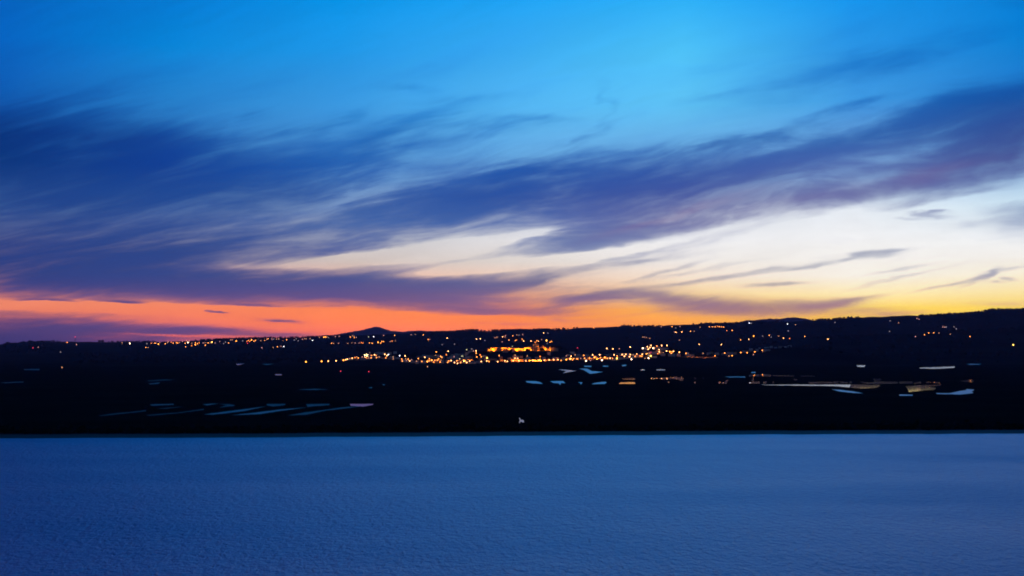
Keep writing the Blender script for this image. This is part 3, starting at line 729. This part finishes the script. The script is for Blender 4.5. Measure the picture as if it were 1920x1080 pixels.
# roadside walls under the castle, lit by added floodlights; some walls only carry glow
def low_wall(x0, x1, y, h, D, label):
    a = at_dist(x0, y, D); b = at_dist(x1, y, D); z = min(gh(a.x, a.y), gh(b.x, b.y))
    root = MB(); n = 6
    for k in range(n):
        p = a.lerp(b, k / n); q = a.lerp(b, (k + 1) / n); g = 0.0 if k == n - 1 else 0.05
        root.hexa([(p.x, p.y, z-1), (q.x-g, q.y, z-1), (q.x-g, q.y+.6, z-1), (p.x, p.y+.6, z-1), (p.x, p.y, z+h), (q.x-g, q.y, z+h), (q.x-g, q.y+.6, z+h), (p.x, p.y+.6, z+h)])
    o = root.build("roadside_wall", M["ochre"]); tag(o, label, "wall"); return a, b, z
for (x0, x1, D, h, n, lab) in ((958, 984.5, 3700, 5.0, 5, "left of two lit roadside walls under the castle hill"), (990.5, 1016, 3700, 4.2, 5, "right of two lit roadside walls under the castle hill"),
                              (937.5, 943.5, 3700, 5.5, 1, "short lit wall at the left foot of the castle hill"), (1155, 1232, 3760, 3.0, 7, "long lit wall along the eastern road"),
                              (1018, 1052, 3705, 3.4, 3, "reddish lit wall right of the castle hill"), (1054, 1086, 3715, 3.4, 3, "lit wall behind the close lamp group"),
                              (1090, 1150, 3730, 3.6, 5, "lit garden wall of the eastern quarter"), (838, 864, 3690, 3.0, 2, "short lit wall left of castle hill"),
                              (801, 832, 3690, 3.2, 4, "lit wall along the road under the dense lamp cluster"), (750, 772, 3690, 2.6, 2, "low lit wall by the western road"),
                              (866, 886, 3690, 3.2, 3, "lit wall before houses left of castle hill"),
                              (1240, 1300, 3850, 2.4, 5, "dim lit wall east of the bright lamp cluster"), (1300, 1346, 3850, 2.2, 3, "faintly lit wall at the eastern end of the road")):
    a, b, z = low_wall(x0, x1, 680, h, D, lab)
    pw = {5.0: 1.0, 4.2: .8, 5.5: .8, 3.4: .4, 3.6: .5, 3.0: .45, 3.2: .6, 2.6: .35, 2.4: .25, 2.2: .16}[h]
    for k in range(n):  # floodlights added to spread orange glow along the walls
        f = (k + .5) / n; p = a.lerp(b, f)
        flood(0, 0, gh(p.x, p.y - 7), p.x, p.y, z + h * .45, 10000 * pw * random.uniform(.6, 1.3), 118, "%s added floodlight before the %s" % (ordinal(k + 1), {"l": "left wall under the castle hill", "r": "right wall under the castle hill"}.get(lab[0] if "of two" in lab else "", lab)),
              "added floodlights along the roadside walls", (1.0, .22, .008), (p.x, p.y - 7, 0))

# ------------------------------------------------------------------ church, lit hall
def church():
    x, y, d = find_ground(686.5, 670, 0); z = gh(x, y)
    r = empty("church", (x, y, z)); tag(r, "small white church with a floodlit front and slim bell tower, left end of town", "church")
    w = MB().box(-5.5, 5.5, 0, 20, -1, 8).hexa([(-5.5,0,8.003),(5.5,0,8.003),(5.5,.6,8.003),(-5.5,.6,8.003),(-.4,0,11.5),(.4,0,11.5),(.4,.6,11.5),(-.4,.6,11.5)])
    w.build("nave", M["lime"], r)
    rf = MB(); i = 0
    rf.v += [(-6,.7,8.01),(0,.7,11.2),(6,.7,8.01),(-6,20.4,8.01),(0,20.4,11.2),(6,20.4,8.01)]; rf.f += [(0,1,4,3),(1,2,5,4),(0,3,5,2),(3,4,5),(0,2,1)]
    rf.build("roof", M["tile"], r)
    MB().box(-1, 1, -.06, .1, 0, 3).build("door", M["bark"], r)
    MB().cone(0, -.05, 5.4, 5.41, .8, .8, 12).build("window", M["glass"], r)
    t = MB().box(9, 12, 2, 5, -1, 14); o = t.build("bell_tower", M["lime"], r)
    MB().cone(10.5, 3.5, 14.01, 17, 2.1, .1, 4).build("spire", M["tile"], o)
    MB().box(9.9, 11.1, 1.95, 2.1, 10.5, 12.8).build("belfry_opening", M["glass"], o)
    MB().box(15, 17.2, -1, 1.5, -1, 7.5).build("side_chapel", M["lime"], r)
    flood(0, 0, z, x - .5, y, z + 6.5, 26000, 80, "floodlight in front of the church", None, (1.0, .62, .22), (x - .5, y - 9, 0))
    flood(0, 0, z, x + 16, y - 1, z + 4.5, 5000, 70, "floodlight beside the church's side chapel", None, (1.0, .45, .08), (x + 16, y - 8, 0))
church()
# orange-lit hillside shrubs and facade bits come from the lamps themselves

# ------------------------------------------------------------------ sky
world = bpy.data.worlds.new("World"); scene.world = world; world.use_nodes = True
nt = world.node_tree; N = nt.nodes; Lk = nt.links
for n in list(N): N.remove(n)
def link(a, b): Lk.new(a, b)
def math_n(op, a, b=None, c=None, clamp=False):
    n = N.new("ShaderNodeMath"); n.operation = op; n.use_clamp = clamp
    for i, v in enumerate((a, b, c)):
        if v is None: continue
        if isinstance(v, (int, float)): n.inputs[i].default_value = v
        else: link(v, n.inputs[i])
    return n.outputs[0]
def vmath(op, a, b=None, sc=None):
    n = N.new("ShaderNodeVectorMath"); n.operation = op
    for i, v in enumerate((a, b)):
        if v is None: continue
        if isinstance(v, tuple): n.inputs[i].default_value = v
        else: link(v, n.inputs[i])
    if sc is not None: n.inputs["Scale"].default_value = sc
    return n
def maprange(v, a, b, c=0.0, d=1.0, smooth=True):
    n = N.new("ShaderNodeMapRange"); n.interpolation_type = 'SMOOTHSTEP' if smooth else 'LINEAR'
    link(v, n.inputs[0]); n.inputs[1].default_value = a; n.inputs[2].default_value = b; n.inputs[3].default_value = c; n.inputs[4].default_value = d
    return n.outputs[0]
def mixc(f, a, b, mode='MIX'):
    n = N.new("ShaderNodeMix"); n.data_type = 'RGBA'; n.blend_type = mode
    if isinstance(f, (int, float)): n.inputs[0].default_value = f
    else: link(f, n.inputs[0])
    for i, v in ((6, a), (7, b)):
        if isinstance(v, tuple): n.inputs[i].default_value = v
        else: link(v, n.inputs[i])
    return n.outputs[2]
def noise(vec, scale, detail=4, rough=0.55, dist=0.0):
    n = N.new("ShaderNodeTexNoise"); n.noise_dimensions = "2D"; n.inputs["Scale"].default_value = scale; n.inputs["Detail"].default_value = detail
    n.inputs["Roughness"].default_value = rough; n.inputs["Distortion"].default_value = dist; link(vec, n.inputs["Vector"]); return n
def mapping(vec, loc=(0,0,0), rot=0.0, scale=(1,1,1), typ='POINT'):
    n = N.new("ShaderNodeMapping"); n.vector_type = typ; link(vec, n.inputs[0])
    n.inputs["Location"].default_value = loc; n.inputs["Rotation"].default_value = (0, 0, rot); n.inputs["Scale"].default_value = scale
    return n.outputs[0]
tc = N.new("ShaderNodeTexCoord"); sep = N.new("ShaderNodeSeparateXYZ"); link(tc.outputs["Generated"], sep.inputs[0])
DEG = 180 / PI
az = math_n('MULTIPLY', math_n('ARCTAN2', sep.outputs[0], sep.outputs[1]), DEG)
el = math_n('MULTIPLY', math_n('ARCSINE', sep.outputs[2]), DEG)
cmb = N.new("ShaderNodeCombineXYZ"); link(az, cmb.inputs[0]); link(el, cmb.inputs[1]); P = cmb.outputs[0]
def deg(px, py):
    a, t = azel(px, py); return a * DEG, math.atan(t) * DEG
# a flat layer of cirrus drawn out by the wind: its fibres fan out from a point on the horizon far to the left
def fibres(vec, sx, sy, off=0.0):
    return mapping(vec, (off, off * 1.7, off * 0.3), 0.0, (sx, sy, 1))
fq = N.new("ShaderNodeCombineXYZ"); link(az, fq.inputs[0])
link(math_n('MULTIPLY', math_n('DIVIDE', math_n('ADD', el, 2.2), math_n('MAXIMUM', math_n('ADD', az, 48.0), 6.0)), 48.0), fq.inputs[1]); Q = fq.outputs[0]
w1 = noise(fibres(Q, 0.13, 0.45), 1.0, 2)
w2 = noise(fibres(Q, 0.45, 2.4, 3.0), 1.0, 4, 0.6)
o1 = vmath('MULTIPLY', vmath('SUBTRACT', w1.outputs[1], (.5, .5, .5)).outputs[0], (1.6, 0.45, 0)).outputs[0]
o2 = vmath('MULTIPLY', vmath('SUBTRACT', w2.outputs[1], (.5, .5, .5)).outputs[0], (1.8, 0.42, 0)).outputs[0]
oo_ = vmath('ADD', o1, o2).outputs[0]
# less bending low down, where the layer is seen edge-on
low = maprange(el, 0.0, 7.0, 0.30, 1.0, smooth=False)
ow_ = vmath('SCALE', oo_); link(low, ow_.inputs["Scale"])
Pw = vmath('ADD', P, ow_.outputs[0]).outputs[0]
curl = vmath('MULTIPLY', vmath('SUBTRACT', noise(fibres(Q, 0.10, 0.30, 7.0), 1.0, 2).outputs[1], (.5, .5, .5)).outputs[0], (2.0, 1.9, 0)).outputs[0]
Qw = vmath('ADD', Q, curl).outputs[0]

COLX = [0, 320, 640, 960, 1280, 1600, 1920]
AZ0, AZ1 = -26.0, 26.0
azf = math_n('DIVIDE', math_n('SUBTRACT', az, AZ0), AZ1 - AZ0, None, True)
def field(rows):
    """rows: (elevation in degrees or ('px', y), seven sRGB colours across the view)"""
    out = None; pe = None
    rows = sorted([((deg(960, r[0][1])[1] if isinstance(r[0], tuple) else r[0]), r[1]) for r in rows])
    for e, cols in rows:
        rp = N.new("ShaderNodeValToRGB"); cr = rp.color_ramp; cr.interpolation = 'LINEAR'
        while len(cr.elements) > 1: cr.elements.remove(cr.elements[-1])
        for i, c in enumerate(cols):
            pos = (deg(COLX[i], 400)[0] - AZ0) / (AZ1 - AZ0)
            if i == 0: cr.elements[0].position = pos; elx = cr.elements[0]
            else: elx = cr.elements.new(pos)
            elx.color = lin(c)
        link(azf, rp.inputs[0])
        if out is None: out = rp.outputs[0]
        else: out = mixc(maprange(el, pe, e, smooth=False), out, rp.outputs[0])
        pe = e
    return out
y = lambda v: ('px', v)
CLEAR = [
 (y(660), [(66,50,98),(140,68,100),(235,100,72),(250,110,66),(250,134,48),(250,155,46),(253,180,56)]),
 (y(632), [(112,64,100),(200,90,90),(250,112,74),(255,120,68),(255,144,50),(255,166,50),(255,190,58)]),
 (y(605), [(212,108,90),(243,118,82),(255,126,66),(255,132,60),(255,164,56),(255,190,58),(255,206,66)]),
 (y(580), [(236,130,92),(245,130,86),(255,134,72),(255,142,68),(255,182,74),(255,213,84),(255,215,88)]),
 (y(555), [(234,134,102),(243,144,102),(248,144,100),(250,168,114),(252,212,146),(252,230,170),(253,228,158)]),
 (y(520), [(200,140,130),(210,160,150),(225,180,162),(235,200,178),(246,226,205),(245,238,225),(247,236,212)]),
 (y(490), [(150,130,150),(176,160,170),(208,192,185),(222,212,205),(238,232,226),(242,238,232),(242,238,232)]),
 (y(450), [(100,110,155),(125,132,168),(200,200,205),(222,220,222),(238,238,240),(240,240,241),(236,240,243)]),
 (y(400), [(70,105,160),(92,122,172),(126,150,190),(180,192,215),(215,222,235),(228,234,241),(205,228,242)]),
 (y(340), [(44,94,164),(70,120,182),(96,146,202),(125,172,220),(145,182,224),(146,186,228),(150,190,228)]),
 (y(290), [(24,90,168),(52,120,190),(78,146,210),(105,175,230),(112,175,230),(110,165,222),(100,158,214)]),
 (y(200), [(8,92,180),(36,130,206),(58,153,225),(84,182,243),(94,194,245),(64,156,228),(30,124,206)]),
 (y(100), [(0,100,194),(0,132,214),(28,152,232),(58,172,243),(78,194,248),(40,150,231),(0,130,215)]),
 (y(0),   [(0,94,184),(0,120,210),(0,148,232),(28,162,242),(42,176,247),(8,148,235),(0,124,212)]),
 (17.0,   [(0,80,176),(0,110,206),(0,140,232),(14,154,240),(28,162,242),(8,142,232),(4,116,208)]),
 (28.0,   [(0,78,176),(0,110,208),(0,142,234),(0,146,244),(0,146,244),(14,128,232),(20,104,200)]),  # rows above the view brightened so the river reflects more blue
 (50.0,   [(0,70,166),(0,100,200),(0,130,224),(0,138,238),(0,138,238),(10,120,224),(18,98,190)]),
 (90.0,   [(0,64,150)] * 7)]
CLOUD = [
 (y(650), [(48,44,92),(76,54,100),(126,70,100),(150,76,98),(180,92,88),(190,104,88),(190,112,92)]),
 (y(600), [(66,58,108),(92,70,116),(130,82,114),(146,92,114),(164,114,116),(174,122,118),(186,132,118)]),
 (y(560), [(60,62,122),(78,70,126),(98,80,130),(116,92,132),(136,110,136),(156,126,136),(190,160,160)]),
 (y(520), [(48,60,124),(62,68,130),(80,78,136),(104,96,142),(148,132,154),(174,158,172),(178,160,178)]),
 (y(470), [(36,58,126),(46,66,132),(72,82,148),(100,106,160),(140,134,172),(168,158,180),(160,156,184)]),
 (y(420), [(32,60,130),(38,68,138),(66,92,160),(74,94,162),(108,102,158),(134,124,168),(126,134,178)]),
 (y(370), [(26,60,130),(30,68,142),(46,82,156),(48,78,156),(70,82,154),(102,100,158),(98,106,164)]),
 (y(320), [(2,50,120),(12,60,144),(32,86,168),(32,80,164),(46,80,160),(84,100,166),(72,78,144)]),
 (y(270), [(0,46,118),(14,64,146),(34,98,178),(36,96,178),(38,90,170),(44,92,168),(54,74,144)]),
 (y(210), [(4,64,144),(20,92,170),(40,120,196),(58,134,208),(54,126,204),(28,102,184),(16,74,154)]),
 (y(100), [(4,82,168),(10,108,190),(40,130,210),(56,146,224),(54,150,224),(24,122,204),(0,108,194)]),
 (30.0,   [(0,66,154),(4,92,180),(10,115,205),(16,125,210),(24,122,208),(28,98,184),(24,76,152)])]
CLOUD = [(e, c if i < 3 else [(r * (0.80 if k < 4 else 0.9), g, b) for k, (r, g, b) in enumerate(c)]) for i, (e, c) in enumerate(CLOUD)]
c_clear = field(CLEAR); c_cloud = field(CLOUD)

# cloud masses: x, y, half length, half thickness (photo pixels), tilt (degrees, rising to the right), weight
ST = """
40 290 230 70 0 .75;250 300 120 55 -10 .55;70 240 110 26 0 .4;245 262 75 24 0 .55;340 290 170 40 -8 .55;60 340 220 55 -10 .6;330 345 190 34 -4 .6;480 320 150 38 8 .5
540 345 170 26 14 .4;120 492 330 42 0 1.4;60 440 240 40 10 .6;330 470 200 24 12 .7;430 455 210 17 13 .45;180 525 260 34 -2 .8
330 532 330 18 -1.5 1.7;640 540 260 21 0 1.9;820 542 170 15 3 .9;985 531 62 8 12 .9;1015 527 26 4 14 .5;520 520 170 16 2 .5;760 565 190 12 -4 .7
870 580 150 10 -6 .75;960 586 110 8 2 .6;790 584 70 6 -3 .5;1060 566 80 7 14 .6;900 562 120 7 -2 .4
330 400 460 120 6 .42;640 350 200 26 20 .35;800 425 230 16 12 .3;640 445 170 12 10 .2;740 420 190 34 16 .55;1500 320 420 60 14 .3;1600 262 240 26 14 .6;1850 215 130 40 12 .65;1850 300 110 28 12 .55;1390 262 110 8 14 .75;1500 325 200 20 12 .5;1640 322 110 20 8 .5;930 335 120 20 10 .55;1040 325 120 16 10 .4;700 270 200 40 18 .22;820 400 150 30 14 .55;700 385 160 22 20 .45;620 430 120 20 14 .4;930 372 140 38 12 .9;1040 345 170 40 10 .8;1180 350 190 42 12 1.0
1330 325 190 26 13 .7;1150 405 130 28 12 .6;1130 445 100 22 14 .55;1290 395 190 24 14 .85;1400 375 150 19 13 .7;1530 373 130 15 8 .75;1240 430 190 12 10 .5
1000 455 150 7 10 .28;1640 355 110 18 6 .55;1720 345 100 20 6 .7;1770 320 110 26 12 .6;1860 300 110 36 14 .85;1900 240 120 34 14 .8;1760 240 150 26 14 .5;1690 385 90 8 10 .55
1920 400 70 26 0 .55;1850 415 80 8 6 .25;1345 275 95 12 13 .55;1440 258 80 8 16 .3;1580 200 70 7 15 .5;1500 300 110 10 18 .5;1640 245 130 12 15 .5;1760 208 110 14 12 .4
1880 185 90 22 12 .5;1330 185 70 8 12 .18;1600 120 160 22 10 .25;1560 70 110 18 20 .15;1870 60 120 18 12 .2;1900 4 40 8 0 .3
990 222 56 6 -1 .5;905 235 80 9 3 .4;780 235 90 14 14 .4;740 255 80 14 18 .4;700 280 60 12 35 .4;655 225 45 8 22 .3;600 240 60 12 14 .3;750 163 44 5 -2 .25
470 215 34 8 4 .25;560 245 80 12 8 .3;880 185 70 8 4 .18;1130 190 12 30 -40 .14;640 300 120 18 16 .3;860 262 130 8 8 .2;1100 260 60 6 30 .2
1150 553 84 11 5 1.1;1150 497 130 4 8 .25;980 512 130 6 6 .4;1180 480 160 5 14 .25;1300 460 200 5 16 .14;1085 560 50 6 3 .5;1130 548 40 5 12 .4;1330 571 100 15 -5 1.15;1430 579 120 13 0 1.1;1380 583 120 8 -2 .6;1540 575 62 6 8 .8;1585 567 60 3 10 .4;1250 560 55 8 -8 .6
1225 513 70 3 14 .5;1320 505 110 3 9 .3;1400 512 150 4 7 .45;1510 500 60 3 8 .3;1460 533 48 3.5 3 .95;1290 528 90 3 6 .3;1640 473 34 6 4 .5;1612 480 26 4 20 .4;1665 468 26 3 5 .4;1690 505 60 2.5 10 .2;1720 514 90 2.5 14 .25
1720 402 36 4 -4 .5;1745 396 24 3 4 .5;1690 410 30 2.5 0 .3;1800 530 55 3 14 .55;1845 520 28 4 24 .6;1862 513 14 6 30 .6;1895 505 40 3 6 .3;1905 523 16 3 -6 .6;1880 528 14 2 0 .5;1895 571 50 5 -2 .6;1680 590 60 4 3 .45;1620 585 60 4 4 .3
40 616 170 24 -2 1.4;60 640 150 12 0 .9;200 621 170 10 -2 1.1;350 618 100 7 -2 1.1;440 622 70 6 -5 .8;540 630 62 4.5 -1 .75;100 640 300 8 -2 .8;150 601 50 4 -6 .4;70 590 40 3 0 .3
235 567 34 2.5 -4 .5;405 583 28 2.2 -4 .8;525 601 30 2.2 -3 .85;490 595 60 1.6 -3 .3;0 575 60 2 14 .4;560 590 60 1.6 -2 .25;640 572 80 3 0 .3;470 566 60 4 -3 .3
905 605 22 1.6 -2 .5;965 609 30 1.8 -2 .7;950 604 60 1.5 -4 .3;1040 600 24 2 -4 .5;1080 590 50 3 3 .4;1180 590 60 2.4 6 .3;1120 602 60 2 0 .3
1060 583 60 4 6 .3"""
ST += """;60 300 200 70 0 .5;330 300 160 45 -6 .4;600 480 120 5 12 .35;760 457 120 5 14 .35;860 490 120 5 10 .3;700 500 90 4 6 .3;235 568 36 2.6 -4 1.5;405 583 30 2.3 -4 2.0;525 601 30 2.2 -3 1.4;480 572 50 2 -3 1.2;600 585 50 2 -3 .9;120 565 60 2 -5 .9;200 170 200 30 12 .16;520 150 180 24 14 .16;820 130 220 22 10 .14;1000 60 260 30 8 .08;1500 160 200 26 16 .22;1700 110 180 24 14 .25;100 90 160 26 8 .14;1380 110 120 20 20 .1"""
HOLES = """
905 598 90 5 0 .8;650 590 160 6 0 .5;250 577 430 7 -1.5 1.5;120 572 160 6 -2 .8;235 418 190 17 15 .42;330 395 110 14 12 .35;60 395 130 14 -6 .22;575 392 120 16 16 .42;450 410 90 9 18 .25;470 505 110 7 -1 .6;400 500 80 6 0 .2;640 490 160 11 4 .9;770 478 150 11 6 .8
900 452 130 8 9 .65;1010 432 60 6 9 .35;900 500 160 12 6 .6;1100 480 120 12 10 .4;300 628 130 2.6 -1 1.1;180 632 60 2 0 .7;830 572 120 3 -3 .4;880 590 90 2.4 -4 .3;1440 284 110 7 13 .3
1640 395 120 10 8 .3;1620 345 80 7 10 .4;1560 325 100 9 14 .35;700 345 140 16 26 .3;860 330 110 12 14 .3;400 285 60 10 60 .15;140 300 20 60 30 .2;1850 372 90 8 10 .3;1720 285 120 8 14 .3"""
acc = None
sp = N.new("ShaderNodeSeparateXYZ"); link(Pw, sp.inputs[0])
TILT = {}
def tilted(m):
    """height above a line of slope m, shared by all masses of that tilt"""
    m = round(m / 0.02) * 0.02
    if m not in TILT: TILT[m] = math_n('MULTIPLY_ADD', sp.outputs[0], -m, sp.outputs[1])
    return m, TILT[m]
def gauss(cx_, cy_, L, W, th, base, chain):
    a0, e0 = deg(cx_, cy_)
    a1, e1 = deg(cx_ + L * math.cos(math.radians(th)), cy_ - L * math.sin(math.radians(th)))
    m, yt = tilted((e1 - e0) / (a1 - a0)); hx = abs(a1 - a0); hy = W / 46.54 / max(0.35, math.cos(math.radians(th)))
    cb = N.new("ShaderNodeCombineXYZ"); link(sp.outputs[0], cb.inputs[0]); link(yt, cb.inputs[1])
    # (the running sum rides along in z, scaled to nothing, so that the nodes are evaluated one after another)
    if chain is not None: link(chain, cb.inputs[2])
    q = N.new("ShaderNodeVectorMath"); q.operation = 'MULTIPLY_ADD'; link(cb.outputs[0], q.inputs[0])
    q.inputs[1].default_value = (1 / hx, 1 / hy, 0); q.inputs[2].default_value = (-a0 / hx, -(e0 - m * a0) / hy, 0)
    return math_n('POWER', base, vmath('DOT_PRODUCT', q.outputs[0], q.outputs[0]).outputs["Value"])
def stroke(line, sign):
    global acc
    cx_, cy_, L, W, th, wt = map(float, line.split())
    acc = math_n('MULTIPLY_ADD', gauss(cx_, cy_, L, W, th, 0.40, acc), sign * wt, acc if acc is not None else 0.0)
for ln in ST.replace("\n", ";").split(";"):
    if ln.strip(): stroke(ln, 1)
for ln in HOLES.replace("\n", ";").split(";"):
    if ln.strip(): stroke(ln, -1)
st2 = noise(fibres(Qw, 0.17, 1.0), 1.0, 7, 0.62)
fine = noise(fibres(Qw, 0.55, 3.6, 11.0), 1.0, 5, 0.6)
fil = noise(fibres(Qw, 0.26, 5.0, 23.0), 1.0, 6, 0.68)
nz = math_n('ADD', math_n('MULTIPLY', math_n('SUBTRACT', st2.outputs[0], .5), 1.15), math_n('MULTIPLY', math_n('SUBTRACT', fine.outputs[0], .5), 0.4))
nz = math_n('ADD', nz, math_n('MULTIPLY', math_n('SUBTRACT', fil.outputs[0], .5), 0.3))
edge = maprange(acc, 0.02, 0.45)
dens = math_n('ADD', acc, math_n('MULTIPLY', nz, math_n('ADD', math_n('MULTIPLY', edge, 0.8), maprange(el, 0.8, 4.0, 0.08, 0.26))))
dens = math_n('MULTIPLY', math_n('MAXIMUM', math_n('SUBTRACT', dens, 0.02), 0.0), math_n('MULTIPLY', maprange(st2.outputs[0], 0.34, 0.66, 0.55, 1.45, smooth=False), maprange(fil.outputs[0], 0.32, 0.68, 0.93, 1.07, smooth=False)))
alpha = math_n('SUBTRACT', 1.0, math_n('POWER', 0.19, dens))
# thicker parts slightly darker, thin veils catch the light
# undersides of the band still catching a last rose light
def rose(cx_, cy_, L, W, th, wt, prev):
    return math_n('MULTIPLY_ADD', gauss(cx_, cy_, L, W, th, 0.36, None), wt, prev)
rs = rose(1265, 402, 160, 8, 16, .2, 0.0); rs = rose(1745, 330, 100, 16, 12, .16, rs); rs = rose(1480, 375, 120, 14, 9, .08, rs)
c_cloud = mixc(rs, c_cloud, lin((150, 92, 134)))
col = mixc(alpha, c_clear, c_cloud)
veil = maprange(st2.outputs[0], 0.3, 0.7, 0.965, 1.035)
hs = vmath('SCALE', col); link(veil, hs.inputs["Scale"])
# the sky darkens away from the sunset
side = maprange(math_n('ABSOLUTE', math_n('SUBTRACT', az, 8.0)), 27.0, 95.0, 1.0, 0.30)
# added glow overhead, out of view, to brighten the river's reflection
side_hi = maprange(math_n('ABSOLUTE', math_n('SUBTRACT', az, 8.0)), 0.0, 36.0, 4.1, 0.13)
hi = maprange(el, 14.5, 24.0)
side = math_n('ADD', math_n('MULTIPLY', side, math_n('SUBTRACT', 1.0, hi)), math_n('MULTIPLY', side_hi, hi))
# what the long path through the evening air near the horizon takes away
air = math_n('POWER', math.e, math_n('MULTIPLY', math_n('MINIMUM', math_n('DIVIDE', 23.8, math_n('MAXIMUM', el, 0.1)), 29.5), 0.021))
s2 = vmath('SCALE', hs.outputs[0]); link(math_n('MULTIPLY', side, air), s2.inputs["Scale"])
sky = N.new("ShaderNodeTexSky"); sky.sky_type = 'NISHITA'; sky.sun_disc = False
SUN_AZ, SUN_EL = math.radians(24.0), math.radians(-3.0)
sky.sun_elevation = SUN_EL; sky.sun_rotation = SUN_AZ; sky.altitude = 50
sk = vmath('SCALE', sky.outputs[0], None, 0.01)
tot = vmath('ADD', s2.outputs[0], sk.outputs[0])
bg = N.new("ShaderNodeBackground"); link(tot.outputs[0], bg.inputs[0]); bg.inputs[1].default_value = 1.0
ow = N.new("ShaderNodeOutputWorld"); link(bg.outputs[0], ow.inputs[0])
world.cycles.sampling_method = 'MANUAL'; world.cycles.sample_map_resolution = 1024

# the sun has just set: only a trace of it is left, low behind the right ridge
sd = bpy.data.lights.new("sun", "SUN"); sd.energy = 0.01; sd.color = (1, .6, .35); sd.angle = math.radians(3)
so = bpy.data.objects.new("sun", sd); COL.objects.link(so)
dv = Vector((math.sin(SUN_AZ), math.cos(SUN_AZ), math.tan(math.radians(0.5))))
so.rotation_euler = dv.to_track_quat('Z', 'Y').to_euler(); so.location = (0, -50, 80)

# ------------------------------------------------------------------ air
HAZE = 2.1e-5
if HAZE > 0:
    hb = MB().box(-30000, 30000, -5000, 29500, -3.5, 460)
    hm = bpy.data.materials.new("haze"); hm.use_nodes = True; hn = hm.node_tree
    for n in list(hn.nodes): hn.nodes.remove(n)
    pv = hn.nodes.new("ShaderNodeVolumePrincipled"); pv.inputs["Color"].default_value = (0.84, 0.40, 0.72, 1); pv.inputs["Density"].default_value = HAZE
    oo = hn.nodes.new("ShaderNodeOutputMaterial"); hn.links.new(pv.outputs[0], oo.inputs["Volume"])
    hz = hb.build("haze", hm); tag(hz, "thin evening haze over river and hills", "haze", None, "stuff")

# ------------------------------------------------------------------ render settings
scene.view_settings.view_transform = 'Standard'; scene.view_settings.look = 'None'
scene.view_settings.exposure = 0.0; scene.view_settings.gamma = 1.0
scene.render.engine = 'CYCLES'
scene.cycles.max_bounces = 4; scene.cycles.volume_bounces = 0
scene.cycles.use_denoising = True
scene.render.filter_size = 1.9
scene.cycles.filter_width = 1.9
